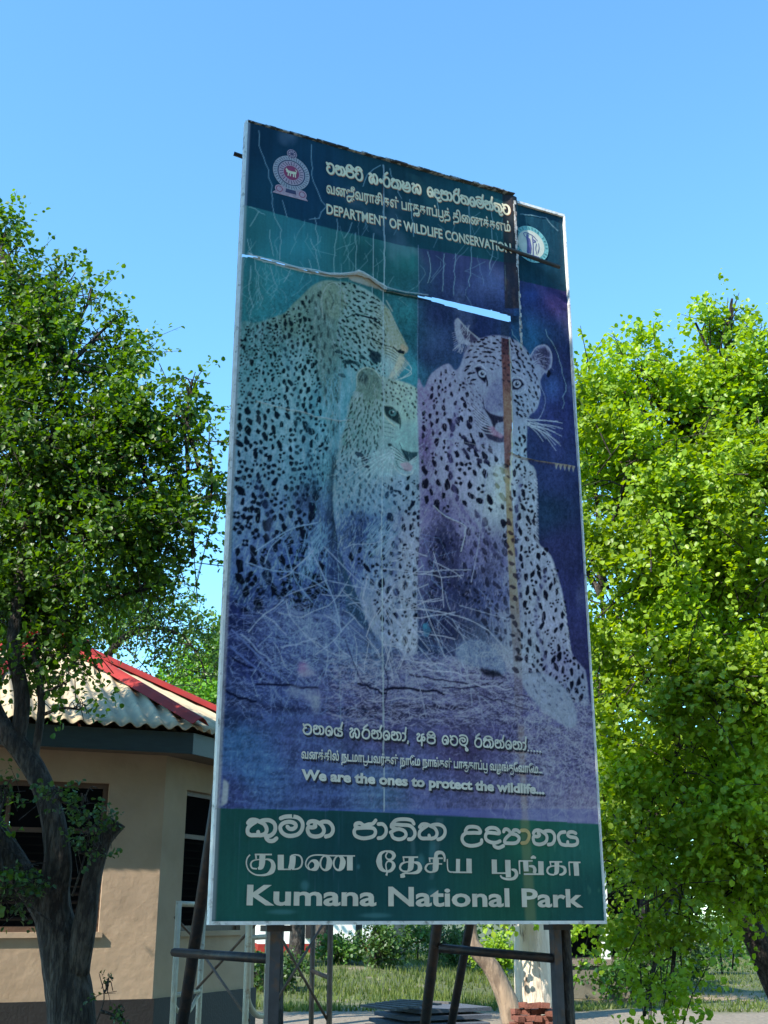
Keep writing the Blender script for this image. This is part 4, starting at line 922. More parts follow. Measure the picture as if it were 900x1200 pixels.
def font_line(text, bl, br, top, m, bold=.0, h=.004, up=False, shift=(0, 0), name='word', cap=None):
    a, b, H = frame_of(bl, br, top)
    tails = [text[:i].replace('\u0bc1', '') for i, ch in enumerate(text) if ch == '\u0bc1']; text = text.replace('\u0bc1', '')
    cu = bpy.data.curves.new('t', 'FONT'); cu.body = text; cu.size = 1; cu.offset = bold; cu.resolution_u = 3
    ob = bpy.data.objects.new('t', cu); COL.objects.link(ob); bpy.context.view_layer.update()
    me = bpy.data.meshes.new_from_object(ob.evaluated_get(bpy.context.evaluated_depsgraph_get()))
    tx_ = []
    for tt in tails:                       # vowel tails that hang below the letter before
        cu.body = tt; bpy.context.view_layer.update()
        tx_.append(max(c[0] for c in ob.bound_box))
    bpy.data.objects.remove(ob)
    n = len(me.vertices); co = np.zeros(n*3); me.vertices.foreach_get('co', co); co = co.reshape(-1, 3)
    x0, x1 = co[:, 0].min(), co[:, 0].max()
    L = np.hypot(*(b-a)); d = (b-a)/L; kx = L/(x1-x0); ky = H/(cap or co[:, 1].max())
    out = []
    for p in co:
        q = a+d*((p[0]-x0)*kx)+np.array([-d[1], d[0]])*(p[1]*ky)+np.array(shift)
        out.append(to3(q[0], q[1], h, up))
    mb = MB(); mb.v = [tuple(v) for v in out]; mb.f = [tuple(f.vertices) for f in me.polygons]
    txs = list(co[:, 0]); cnt = [0]
    def XT(p, z):
        q = a+d*((p[0]-x0)*kx)+np.array([-d[1], d[0]])*(p[1]*ky)+np.array(shift); txs.append(p[0]); return to3(q[0], q[1], h+.0008+z, up)
    for x_ in tx_: ribbon(mb, [(x_-.05, .12), (x_-.03, -.12), (x_-.2, -.26), (x_-.45, -.25), (x_-.5, -.15)], .05, XT, cnt)
    words(mb, txs, .17, name, m)
S1 = 'va na ja+ii va+ii _ sa am ra ka sha nna _ e da pa aa ra+hal ta e ma+hal na+hal ta+usign va'
S2 = 'va na e ya+hal _ sa ra na+hal e na aa+hal , _ a pa+i _ e va ma+uu _ ra ka+i na+hal e na aa+hal . . . . .'
S3 = 'ka+usign ma na _ ja aa ta+i ka _ _ u da ya aa na ya'
T1 = '\u0bb5\u0ba9\u0b9c\u0bc0\u0bb5\u0bb0\u0bbe\u0b9a\u0bbf\u0b95\u0bb3\u0bcd \u0baa\u0bbe\u0ba4\u0bc1\u0b95\u0bbe\u0baa\u0bcd\u0baa\u0bc1\u0ba4\u0bcd \u0ba4\u0bbf\u0bc8\u0ba3\u0b95\u0bcd\u0b95\u0bb3\u0bae\u0bcd'
T2 = '\u0bb5\u0ba9\u0ba4\u0bcd\u0ba4\u0bbf\u0bb2\u0bcd \u0ba8\u0b9f\u0bae\u0bbe\u0b9f\u0bc1\u0baa\u0bb5\u0bb0\u0bcd\u0b95\u0bb3\u0bcd \u0ba8\u0bbe\u0bc7\u0bae \u0ba8\u0bbe\u0b99\u0bcd\u0b95\u0bb3\u0bcd \u0baa\u0bbe\u0ba4\u0bc1\u0b95\u0bbe\u0baa\u0bcd\u0baa\u0bc1 \u0bb5\u0bb4\u0b99\u0bcd\u0b95\u0bc1\u0bc7\u0bb5\u0bbe\u0bc7\u0bae...'
T3 = '\u0b95\u0bc1\u0bae\u0ba3  \u0bc7\u0ba4\u0b9a\u0bbf\u0baf  \u0baa\u0bc2\u0b99\u0bcd\u0b95\u0bbe'
for m_, h_, sh in ((M['ink_gold'], .0035, (.004, -.004)), (M['ink_cream'], .005, (0, 0))):
    nm = 'word_edging' if m_ is M['ink_gold'] else 'word'
    sinhala_line(S1, (382, 203.5), (597, 256.5), (381.5, 192), m_, 1.0, h_, True, sh, nm)
    font_line(T1, (382, 227), (597, 276.5), (381.5, 211), m_, .022, h_, True, sh, nm, cap=.98)
    font_line('DEPARTMENT OF WILDLIFE CONSERVATION', (382, 251.3), (597.5, 301.5), (381.5, 239.3), m_, .022, h_, True, sh, nm, cap=.73)
for m_, h_, sh in ((M['ink_dark'], .0055, (.010, -.012)), (M['ink_pale'], .0075, (0, 0))):
    nm = 'word_shadow' if m_ is M['ink_dark'] else 'word'
    sinhala_line(S2, (354, 859.5), (634, 880.5), (353.7, 848.5), m_, 1.0, h_, False, sh, nm)
    font_line(T2, (352.5, 888), (635, 905.5), (352.2, 874.5), m_, .03, h_, False, sh, nm, cap=.95)
    font_line('We are the ones to protect the wildlife...', (352.5, 912.6), (637.5, 929.8), (352.2, 900.5), m_, .045, h_, False, sh, nm, cap=.74)
PXM = BW/450.
def rg(reg, p): o = REG[reg]; return pl0(o[0]+p[0]/o[2], o[1]+p[1]/o[2])
def pl0(px, py): q = to_uv([(px, py)])[0]; return q[0]*BW, -q[1]*BH
for k, (reg, wd, st) in enumerate(SIN):
    mb = MB(); cnt = [0]
    for s_ in st: ribbon(mb, [rg(reg, p) for p in s_], wd/REG[reg][2]*PXM, lambda p, z: to3(p[0], p[1], .006+z*2), cnt)
    mb.build('letter', M['ink_ochre'] if k == 10 else M['ink_white'], board)
for k, (reg, st) in enumerate(TAM):
    mb = MB(); cnt = [0]
    for s_, ws_ in st: ribbon(mb, [rg(reg, p) for p in s_], [w_/REG[reg][2]*PXM for w_ in ws_], lambda p, z: to3(p[0], p[1], .006+z*2), cnt)
    mb.build('letter', M['ink_white'], board, kind='stuff')
font_line('Kumana National Park', (288.5, 1059.5), (683, 1061.8), (288.5, 1035.2), M['ink_white'], .026, .006, cap=.735)
# ---- the two emblems
def disc_pts(cx, cy, r, n=40, k=1.): return [(cx+r*math.cos(2*math.pi*i/n), cy+r*k*math.sin(2*math.pi*i/n)) for i in range(n)]
def flat(pts, m, h, up, name, parent=board):
    mb = MB(); mb.add([to3(x, y, h, up) for x, y in pts], [tuple(range(len(pts)))]); return mb.build(name, m, parent)
def ring(mb, cx, cy, r0, r1, h, up, n=44):
    vs = [to3(cx+r*math.cos(2*math.pi*i/n), cy+r*math.sin(2*math.pi*i/n), h, up) for r in (r0, r1) for i in range(n)]
    mb.add(vs, [(i, (i+1) % n, n+(i+1) % n, n+i) for i in range(n)]); return mb
def pl(px, py): q = to_uv([(px, py)])[0]; return q[0]*BW, -q[1]*BH
M['crest_grey'] = mat('crest_grey_ink', (.42, .40, .42), .6, var=.35, scale=90, bump=0)
M['crest_maroon'] = mat('crest_maroon_ink', (.32, .025, .09), .6, var=.15, scale=30, bump=0)
M['crest_pink'] = mat('crest_pink_ink', (.52, .34, .38), .6, var=.3, scale=80, bump=0)
M['crest_navy'] = mat('crest_navy_ink', (.04, .035, .10), .6, var=.15, scale=30, bump=0)
cx, cy = pl(341, 203.5); r = abs(pl(341, 203.5)[0]-pl(362.3, 209)[0])
mb = MB(); ring(mb, cx, cy, 0.0001, r, .004, True); mb.build('crest', M['crest_grey'], board)
for r0, r1, m_, h in ((r*.70, r*.76, M['crest_navy'], .0046), (r*.42, r*.68, M['crest_pink'], .0046), (r*.0002, r*.42, M['crest_maroon'], .0052)):
    mb = MB(); ring(mb, cx, cy, r0, r1, h, True); mb.build('crest_ring', m_, board)
pet = MB(); cnt = [0]                                  # petals of the lotus ring
for i in range(24):
    a = 2*math.pi*i/24
    ribbon(pet, [(cx+r*.46*math.cos(a), cy+r*.46*math.sin(a)), (cx+r*.64*math.cos(a+.06), cy+r*.64*math.sin(a+.06))], r*.018, lambda p, z: to3(p[0], p[1], .005+z, True), cnt)
for i in range(40):
    a = 2*math.pi*i/40
    ribbon(pet, [(cx+r*.80*math.cos(a), cy+r*.80*math.sin(a)), (cx+r*.95*math.cos(a+.05), cy+r*.95*math.sin(a+.05))], r*.014, lambda p, z: to3(p[0], p[1], .005+z, True), cnt)
pet.build('crest_petals', M['crest_navy'], board)
lion = MB(); cnt = [0]
def LN(pts, w_): ribbon(lion, [(cx+r*x, cy+r*y) for x, y in pts], r*w_, lambda p, z: to3(p[0], p[1], .0058+z, True), cnt)
LN([(-.20,.03),(.0,.02),(.2,.04)], .075); LN([(-.20,.06),(-.27,.12)], .06); LN([(-.16,.0),(-.18,-.2)], .03); LN([(-.05,.0),(-.06,-.2)], .03); LN([(.12,.0),(.11,-.2)], .03); LN([(.2,.02),(.22,-.2)], .03)
LN([(.2,.06),(.28,.16),(.2,.24)], .02); LN([(-.26,-.02),(-.28,.2)], .018)
lion.build('crest_lion', M['ink_cream'], board)
mb = MB(); ring(mb, cx, cy+r*1.14, .0001, r*.27, .0044, True); mb.build('crest_wheel', M['crest_pink'], board)
wh = MB(); cnt = [0]
for i in range(8):
    a = math.pi*i/8*2; ribbon(wh, [(cx, cy+r*1.14), (cx+r*.22*math.cos(a), cy+r*1.14+r*.22*math.sin(a))], r*.02, lambda p, z: to3(p[0], p[1], .005+z, True), cnt)
ring(wh, cx, cy+r*1.14, r*.2, r*.235, .0049, True)
wh.build('crest_wheel_spokes', M['crest_navy'], board)
flat([(cx-r*.98, cy-r*1.42), (cx+r*.95, cy-r*1.42), (cx+r*.78, cy-r*1.22), (cx+r*.6, cy-r*.86), (cx-r*.6, cy-r*.86), (cx-r*.8, cy-r*1.22)], M['crest_pink'], .0040-.001, True, 'crest_base')
for sx in (-.62, .62):
    mb = MB(); ring(mb, cx+r*sx, cy-r*1.12, .0001, r*.24, .0046, True); mb.build('crest_urn', M['crest_pink'], board)
    mb = MB(); ring(mb, cx+r*sx, cy-r*1.12, r*.14, r*.18, .0052, True); mb.build('crest_urn_ring', M['crest_maroon'], board)
flat([(cx-r*.3, cy-r*1.22), (cx+r*.3, cy-r*1.22), (cx+r*.26, cy-r*1.0), (cx-r*.26, cy-r*1.0)], M['crest_navy'], .0046, True, 'crest_panel')
# round wildlife emblem on the right strip
cx, cy = pl(623.2, 285.5); r = abs(pl(623.2, 285)[0]-pl(643.5, 290)[0])
HB = -.006
M['em_teal'] = mat('emblem_teal_ink', (.16, .42, .42), .6, var=.3, scale=60, bump=0)
M['em_cream'] = mat('emblem_cream_ink', (.58, .60, .50), .6, var=.1, scale=30, bump=0)
mb = MB(); ring(mb, cx, cy, .0001, r, HB, False); mb.build('emblem', M['em_teal'], board)
mb = MB(); ring(mb, cx, cy, .0001, r*.76, HB+.0008, False); mb.build('emblem_disc', M['em_cream'], board)
em = MB(); cnt = [0]
def EM(pts, w_): ribbon(em, [(cx+r*x, cy+r*y) for x, y in pts], r*w_, lambda p, z: to3(p[0], p[1], HB+.0016+z, False), cnt)
EM([(-.2,.3),(-.16,-.1),(-.2,-.5)], .08); EM([(-.12,.25),(-.06,-.15),(-.1,-.5)], .07); EM([(-.2,.45),(-.2,.34)], .06); EM([(-.24,.3),(-.36,.36),(-.4,.52),(-.2,.56),(.1,.5),(.35,.3)], .022)
EM([(.08,.42),(.1,.0),(.08,-.68)], .028); EM([(.1,.3),(.26,.22),(.12,.14)], .03); EM([(.3,.1),(.24,-.2),(.3,-.5)], .02); EM([(.42,.15),(.44,-.1),(.36,-.4)], .018); EM([(-.3,-.62),(.4,-.62)], .02)
em.build('emblem_figure', mat('emblem_violet_ink', (.10, .10, .26), .6, var=.2, scale=40, bump=0), board)
em = MB(); cnt = [0]
for i in range(30):
    a = 2*math.pi*i/30
    if i % 5 == 4: continue
    EM([(.82*math.cos(a), .82*math.sin(a)), (.93*math.cos(a+.02), .93*math.sin(a+.02))], .02)
em.build('emblem_rim_letters', mat('emblem_dark_teal_ink', (.03, .15, .17), .6, var=.2, scale=40, bump=0), board, kind='stuff')
# ---- steel behind and through the board
a_ = to_uv([(274, 180)])[0]; b_ = to_uv([(656, 313)])[0]
def onplane(px, py, h):
    d = Vector(ray(px, py)); e0 = Vector((0, 0, EYE)); t = (B0+BN*h-e0).dot(BN)/d.dot(BN); return e0+d*t
MB().tube([onplane(274, 180, -.25), onplane(656, 313, .075)], .015, 10).build('rail_pipe', M['post'], board, True)['label'] = 'dark pipe that pokes out over the round emblem'
for vv in (.42, .62, .82, .985):
    bbox_(MB(), .03, vv, .97, vv+.008, -.075, -.032).build('rail', M['post'], board)
def upx(px):
    d = Vector(ray(px, 1082)); e0 = Vector((0, 0, EYE)); t = (B0-BN*.115-e0).dot(BN)/d.dot(BN); return (e0+d*t-B0).dot(BX)/BW
u1 = upx(321); u2 = upx(650)
for uu, m_, wd in ((u1, M['post_grey'], .058), (u2, M['post_grey'], .052)):
    p = bp(uu, .02, -.115); q = bp(uu, 1, -.115)
    mb = MB(); ang = math.atan2(BX.y, BX.x)
    mb.box(Vector((q.x, q.y, 0))-BX*wd/2-BN*wd/2, BX*wd, BN*wd, Vector((0, 0, p.z)))
    mb.build('post', m_, board)
    MB().box(bp(uu, 1.0105, -.13)-BX*.07, BX*.14, BN*.10, Vector((0, 0, .03))).build('post_bracket', M['post'], board)
MB().tube([Vector((bp(u2+.036, 1, -.15).x, bp(u2, 1, -.15).y, 0)), bp(u2+.034, .3, -.15)], [.036, .03], 8, rough=.12).build('timber_prop', M['bark'], board)
def strut(a, b, wd, m_='post', name='brace'):
    a, b = Vector(a), Vector(b); return MB().tube([a, b], wd, 8).build(name, M[m_], board, True)
def ground_ext(a, b):
    t = (a.z-0)/(a.z-b.z); return a+(b-a)*t
for (p1, Y1, p2, Y2, wd) in (((258, 910), 7.1, (214, 1200), 8.0, .038), ((514, 1070), 7.25, (498, 1200), 8.0, .033), ((553, 1070), 7.35, (529, 1200), 8.2, .028)):
    a = at(*p1, Y1); b = at(*p2, Y2); top = a+(a-b)*.12
    if p1[0] < 300: top = a+(a-b)*.6
    strut(top, ground_ext(a, b), wd)
MB().tube([at(204, 1116, 7.75), onplane(320, 1124, -.115)], .026, 8).build('tie_bar', M['post'], board, True)
MB().tube([at(514, 1111, 7.4), onplane(648, 1123, -.115)], .026, 8).build('tie_bar', M['post'], board, True)
MB().tube([at(510, 1110, 7.42), at(560, 1113, 7.6)], .012, 6).build('tie_bar', M['post'], board, True)
# ================================================================== ground
def ground_mat():
    m = bpy.data.materials.new('ground'); m.use_nodes = True; t = m.node_tree; N = t.nodes; L = t.links
    p = N['Principled BSDF']; p.inputs['Roughness'].default_value = .95
    g = N.new('ShaderNodeNewGeometry'); sp = N.new('ShaderNodeSeparateXYZ'); L.new(g.outputs['Position'], sp.inputs[0])
    def noise_(s, d=6):
        n = N.new('ShaderNodeTexNoise'); n.inputs['Scale'].default_value = s; n.inputs['Detail'].default_value = d; L.new(g.outputs['Position'], n.inputs[0]); return n.outputs[0]
    def ramp(src, a, b, lo=0., hi=1.):
        r = N.new('ShaderNodeMapRange'); r.inputs[1].default_value = a; r.inputs[2].default_value = b; r.inputs[3].default_value = lo; r.inputs[4].default_value = hi; L.new(src, r.inputs[0]); return r.outputs[0]
    def math_(op, a, b):
        n = N.new('ShaderNodeMath'); n.operation = op
        for i, s in enumerate((a, b)):
            if isinstance(s, (int, float)): n.inputs[i].default_value = s
            else: L.new(s, n.inputs[i])
        return n.outputs[0]
    def mixc(f, a, b):
        n = N.new('ShaderNodeMix'); n.data_type = 'RGBA'; L.new(f, n.inputs[0])
        for i, s in ((6, a), (7, b)):
            if isinstance(s, tuple): n.inputs[i].default_value = (*s, 1)
            else: L.new(s, n.inputs[i])
        return n.outputs[2]
    n1 = noise_(.6); n2 = noise_(14); n3 = noise_(3)
    soil = mixc(ramp(n2, .35, .65), (.15, .125, .095), (.24, .20, .145))
    grass = mixc(ramp(n3, .3, .7), (.045, .065, .02), (.10, .11, .035))
    yy = math_('ADD', sp.outputs[1], ramp(n1, 0, 1, -2.2, 2.2))
    far = ramp(yy, 21.8, 23.0)
    c = mixc(far, soil, grass)
    dry = math_('MULTIPLY', ramp(sp.outputs[0], 3.0, 5.0), math_('MULTIPLY', ramp(yy, 24.4, 25.0), ramp(yy, 27.8, 26.6)))
    c = mixc(dry, c, (.26, .19, .11))
    c = mixc(ramp(noise_(.9), .58, .66, 0, .8), c, soil)
    L.new(c, p.inputs['Base Color'])
    b = N.new('ShaderNodeBump'); b.inputs['Strength'].default_value = .8; b.inputs['Distance'].default_value = .05; L.new(n2, b.inputs['Height']); L.new(b.outputs[0], p.inputs['Normal'])
    return m
def gz(x, y):
    t = min(1, max(0, (y-24)/12)); s = min(1, max(0, (3.2-x)/3))
    return .03*math.sin(x*1.3+y*.4)*math.sin(y*.7)*min(1, abs(y)/6)+.45*t*t*(3-2*t)*s
gm = MB(); xs = [-900, -200, -60]+[-30+1.0*i for i in range(61)]+[60, 200, 900]; ys = [-300, -60, -15]+[-8+1.0*i for i in range(69)]+[80, 120, 250, 1500]
gm.v = [(x, y, gz(x, y)) for y in ys for x in xs]; nx = len(xs)
gm.f = [(j*nx+i, j*nx+i+1, (j+1)*nx+i+1, (j+1)*nx+i) for j in range(len(ys)-1) for i in range(nx-1)]
tag(gm.build('ground', ground_mat(), None, True), kind='structure')
# ================================================================== pavilion on the left
M['plaster'] = mat('tan_plaster', (.37, .27, .185), .9, var=.14, scale=2.2, bump=.4, bscale=9, second=(.32, .225, .145), mixs=1.3, lo=.4, hi=.7)
M['plinth'] = mat('dark_plinth', (.011, .009, .009), .7, var=.2, scale=6, bump=.2)
M['asbestos'] = mat('cream_corrugated_sheet', (.46, .37, .235), .85, var=.2, scale=3, bump=.03, second=(.28, .24, .17), mixs=7, lo=.56, hi=.70)
M['red'] = mat('red_ridge_metal', (.28, .028, .022), .6, var=.2, scale=5, bump=.05, second=(.20, .035, .03), mixs=7, lo=.5, hi=.7, spec=.15)
M['fascia'] = mat('dark_teal_fascia', (.018, .034, .034), .5, var=.2, scale=6, bump=.1, stretch=(1, 1, 8))
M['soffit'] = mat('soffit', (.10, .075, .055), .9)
M['frame'] = mat('brown_window_frame', (.09, .05, .03), .6, var=.2, scale=9)
M['pane_dark'] = mat('dark_interior_pane', (.006, .006, .007), .9, spec=.0, var=.1, bump=0)  # matte black panes: the dark of the room behind is in the colour
M['bars'] = mat('dark_bars', (.010, .009, .008), .95, spec=0)
sa = 2.0; A = Vector((-.924, -.383, 0)).normalized()      # along face A, leftwards
C0 = Vector((-2.2, 12.0, 0))
ctr = Vector((-2.2-.924*sa, 12+.924*sa, 0)); Rw = (C0-ctr).length; a0 = math.atan2(C0.y-ctr.y, C0.x-ctr.x)
pav = empty('pavilion', ctr, 'tan plastered eight sided pavilion with corrugated roof and red ridge caps', 'building')
EZ = 3.10
def corner(i, rad): a = a0+i*math.pi/4; return ctr+Vector((math.cos(a), math.sin(a), 0))*rad
# face i runs from corner i to corner i+1 (counter-clockwise); face 7 is A (left of corner 0), face 0 is B
for i in range(8):
    p, q = corner(i, Rw), corner(i+1, Rw); d = (q-p).normalized(); n = Vector((-d.y, d.x, 0)); L_ = (q-p).length; T = .16
    Z = Vector((0, 0, 1)); mb = MB()
    z0, z1 = 1.42, 2.80
    if i == 7: w0, w1 = .05, L_-.55       # A: p is the far left corner
    elif i == 0: w0, w1 = .42, L_-.35
    else: w0, w1 = .5, L_-.5
    def wb(s0, s1, h0, h1): mb.box(p+d*s0+Z*h0, d*(s1-s0), n*T, Z*(h1-h0))
    wb(0, w0, .82, EZ); wb(w1, L_, .82, EZ); wb(w0, w1, .82, z0); wb(w0, w1, z1, EZ)
    mb.build('wall', M['plaster'], pav)
    MB().box(p-n*.03-d*.012, d*(L_+.024), n*(T+.03), Z*.82).build('plinth', M['plinth'], pav)
    fm = MB(); f = .05
    fm.box(p+d*w0+Z*z0+n*.05, d*f, n*.06, Z*(z1-z0)); fm.box(p+d*(w1-f)+Z*z0+n*.05, d*f, n*.06, Z*(z1-z0))
    fm.box(p+d*(w0+f)+Z*z0+n*.05, d*(w1-w0-2*f), n*.06, Z*f); fm.box(p+d*(w0+f)+Z*(z1-f)+n*.05, d*(w1-w0-2*f), n*.06, Z*f)
    zm = z1-.48; fm.box(p+d*(w0+f)+Z*zm+n*.052, d*(w1-w0-2*f), n*.05, Z*.045)
    k = max(1, round((w1-w0)/.55))
    for j in range(1, k): fm.box(p+d*(w0+(w1-w0)*j/k-.02)+Z*(z0+f)+n*.054, d*.04, n*.046, Z*(z1-z0-2*f))
    wf = fm.build('window', M['frame'], pav)
    for j in range(k):
        g0 = w0+(w1-w0)*j/k+.03; g1 = w0+(w1-w0)*(j+1)/k-.03
        for (ha, hb) in ((z0+f, zm), (zm+.045, z1-f)):
            pm = MB(); pm.box(p+d*g0+Z*ha+n*.075, d*(g1-g0), n*.006, Z*(hb-ha)); pm.build('pane', M['pane_dark'], wf)
    if i in (0, 7):
        bm_ = MB(); zz = z0+.1
        while zz < zm-.03:
            bm_.box(p+d*(w0+f)+Z*zz+n*.03, d*((w1-w0)-2*f), n*.012, Z*.014); zz += .075
        bm_.build('grille', M['bars'], wf)
        MB().box(p+d*(w0-.03)-n*.035+Z*(z0-.05), d*(w1-w0+.06), n*.09, Z*.048).build('sill', M['plaster'], wf)
# roof
ov = .46; Re = Rw+ov/math.cos(math.pi/8); ez = 3.30; apex = Vector((ctr.x, ctr.y, 4.72)); pitch_ = .155
for i in range(8):
    p, q = corner(i, Re), corner(i+1, Re); p.z = q.z = ez; d = (q-p).normalized(); L_ = (q-p).length; mid = (p+q)/2; up = apex-mid
    nrm = d.cross(up).normalized(); nrm = nrm if nrm.z > 0 else -nrm
    mb = MB(); n = int(L_/pitch_*8); rows = 15
    for c in range(n+1):
        s = c/n*L_; tm = max(.002, 1-abs(s-L_/2)/(L_/2)); hh = .023*math.cos(2*math.pi*s/pitch_)
        for r_ in range(rows):
            t = min(tm, r_/(rows-1))
            base = mid+d*(s-L_/2)+up*t
            if r_ == 0: base = base-up.normalized()*.03
            mb.v.append(tuple(base+nrm*(hh+.03)))
    for c in range(n):
        for r_ in range(rows-1): mb.f.append((c*rows+r_, (c+1)*rows+r_, (c+1)*rows+r_+1, c*rows+r_+1))
    ro = mb.build('roof_sheet', M['asbestos'], pav, True)
    so = ro.modifiers.new('t', 'SOLIDIFY'); so.thickness = .007
    # fascia and soffit
    o = corner(i, Re-.06); o2 = corner(i+1, Re-.06); dd = (o2-o).normalized(); nn = Vector((-dd.y, dd.x, 0))
    MB().box(Vector((o.x, o.y, ez-.225)), dd*(o2-o).length, nn*.03, Vector((0, 0, .205))).build('fascia', M['fascia'], pav)
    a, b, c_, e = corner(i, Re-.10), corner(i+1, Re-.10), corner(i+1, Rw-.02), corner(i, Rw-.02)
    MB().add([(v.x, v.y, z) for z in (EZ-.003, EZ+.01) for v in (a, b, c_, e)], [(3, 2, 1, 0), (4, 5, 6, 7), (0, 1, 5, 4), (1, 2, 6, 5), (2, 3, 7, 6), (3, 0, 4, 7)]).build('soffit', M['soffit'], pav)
for i in range(8):
    e = corner(i, Re+.03); e.z = ez+.005; ax = (apex-e); dl = ax.normalized(); side = Vector((-dl.y, dl.x, 0)).normalized(); upn = side.cross(dl); upn = upn if upn.z > 0 else -upn
    mb = MB(); W_ = .095; prof = [(-W_, .0), (-.035, .055), (0, .072), (.035, .055), (W_, .0)]
    for t in (0, .25, .5, .75, 1.0):
        for (s, h) in prof: mb.v.append(tuple(e+ax*t+side*s+upn*(h+.045)))
    for r_ in range(4):
        for k in range(4): mb.f.append((r_*5+k, r_*5+k+1, (r_+1)*5+k+1, (r_+1)*5+k))
    o = mb.build('ridge_cap', M['red'], pav); so = o.modifiers.new('t', 'SOLIDIFY'); so.thickness = .006
mb = MB(); cz = apex.z+.10
cv_ = [Vector((ctr.x+.5*math.cos(a0+k*math.pi/4), ctr.y+.5*math.sin(a0+k*math.pi/4), cz-.12)) for k in range(8)]
mb.add(cv_+[Vector((ctr.x, ctr.y, cz+.12))], [(k, (k+1) % 8, 8) for k in range(8)]+[tuple(range(8))[::-1]])
mb.build('roof_cap', M['red'], pav)
# ================================================================== scaffold frames between board and pavilion
M['scaf'] = mat('worn_cream_tube', (.50, .44, .33), .5, metal=.1, var=.2, scale=12, bump=.1, second=(.20, .10, .06), mixs=12, lo=.55, hi=.7)
M['scaf_brown'] = mat('rusty_brown_tube', (.13, .085, .06), .6, metal=.2, var=.3, scale=12, bump=.1)
def stand(px0, px1, Y0, Y1, ztop, label, m_='scaf', arch=False, group='scaffold frames'):
    a = gnd(px0, Y0); b = gnd(px1, Y1); e = empty('scaffolding', (a+b)/2, label, 'scaffold', None)
    for p in (a, b): MB().tube([p, p+Vector((0, 0, ztop))], .021, 8).build('upright', M[m_], e, True)
    z = ztop-.02; MB().tube([a+Vector((0, 0, z)), b+Vector((0, 0, z))], .019, 8).build('cross_tube', M[m_], e, True)
    z = ztop-.62 if not arch else ztop-.30
    MB().tube([a+Vector((0, 0, z)), b+Vector((0, 0, z))], .017, 8).build('cross_tube', M[m_], e, True)
    return e, a, b
s1, a1, b1 = stand(203, 233, 8.7, 9.3, 1.66, 'cream scaffold frame in front of the pavilion window, left of the slanting brace')
q = a1+(b1-a1)*.15; MB().tube(spl([a1+Vector((0, 0, 1.1)), a1+(b1-a1)*.02+Vector((0, 0, .98)), a1+(b1-a1)*.5+Vector((0, 0, .9)), b1+Vector((0, 0, 1.02))], 4), .015, 6).build('bent_tube', M['scaf'], s1, True)
s2, a2, b2 = stand(288, 312, 8.3, 8.9, 1.72, 'bright cream scaffold frame with bent inner tube left of the near post', arch=True)
u0 = a2+(b2-a2)*.02; u1_ = a2+(b2-a2)*.98
MB().tube(spl([u0+Vector((.006, -.02, 1.7)), u0+Vector((.006, -.02, 1.15)), u0+(u1_-u0)*.12+Vector((0, -.02, 1.02)), u0+(u1_-u0)*.5+Vector((0, -.02, .93)), u1_+Vector((-.02, -.02, .9))], 5), .02, 8).build('bent_tube', M['scaf'], s2, True)
s3, a3, b3 = stand(365, 386, 10.4, 9.2, 1.75, 'thin rusty scaffold frame standing behind the board right of the near post', 'scaf_brown')
def brace(pa, Ya, pb, Yb, label):
    a = at(*pa, Ya); b = at(*pb, Yb)
    tag(MB().tube([a, b], .010, 6).build('diagonal_tube', M['scaf_brown'], None, True), label, 'diagonal tube')
brace((311, 1070), 8.4, (222, 1168), 9.3, 'thin brown brace rising to the right across the pavilion plinth')
brace((232, 1110), 9.2, (292, 1196), 8.3, 'thin brown brace falling to the right in front of the pavilion plinth')
brace((322, 1086), 8.9, (384, 1196), 9.2, 'thin brown brace falling to the right between near post and rusty frame')
brace((384, 1074), 9.2, (322, 1176), 8.6, 'thin brown brace rising to the right in front of the grass')
brace((205, 1075), 8.7, (230, 1102), 9.2, 'short brown brace inside the leftmost scaffold frame')
# ================================================================== things on the far ground
M['brick'] = mat('red_brick', (.17, .062, .042), .9, var=.35, scale=20, bump=.7, bscale=30)
bs = gnd(625, 17.0)
pier = empty('brick_stump', bs, 'ragged broken clump of red bricks in front of the pale trunk', 'brick pier')
rr = random.Random(11)
def brickmesh():
    mb = MB(); mb.cbox((0, 0, 0), .22, .105, .07); me = mb.mesh('brick'); bm = bmesh.new(); bm.from_mesh(me)
    bmesh.ops.bevel(bm, geom=bm.edges[:], offset=.008, segments=1); bm.to_mesh(me); bm.free(); me.materials.append(M['brick']); return me
bme = brickmesh()
for lay in range(6):
    n = [5, 5, 4, 4, 4, 3, 3][lay]
    for k in range(n):
        o = bpy.data.objects.new('brick', bme); COL.objects.link(o); o.parent = pier
        off = (k-(n-1)/2)*.135
        o.location = (off+rr.uniform(-.02, .02), rr.uniform(-.09, .05), .04+lay*.078+rr.uniform(0, .006)); o.rotation_euler = (rr.uniform(-.12, .12), rr.uniform(-.12, .12), (1.57 if (lay+k) % 2 else .2)+rr.uniform(-.35, .35))
# concrete slab with old boards on it
M['slab'] = mat('blue_grey_cement_sheet', (.07, .08, .10), .85, var=.2, scale=5, bump=.3)
M['board'] = mat('grey_weathered_wood', (.10, .10, .10), .9, var=.35, scale=6, bump=.4, stretch=(1, 6, 6))
p0 = gnd(505, 18.0); sl = empty('sheet_stack', p0, 'heap of blue grey sheets and old boards on the ground between the thin braces', 'building rubble')
for k in range(4):
    MB().cbox(p0+Vector((.06*k-.1, .1*k, .06+.085*k)), 1.5-.10*k, 1.4-.1*k, .05, .15+.12*k).build('cement_sheet', M['slab'], sl)
for k in range(6):
    MB().cbox(p0+Vector((-.75+.13*k, -.45+.05*k, .37+.012*k)), .09, .9, .028, .5+.08*k).build('board', M['board'], sl)
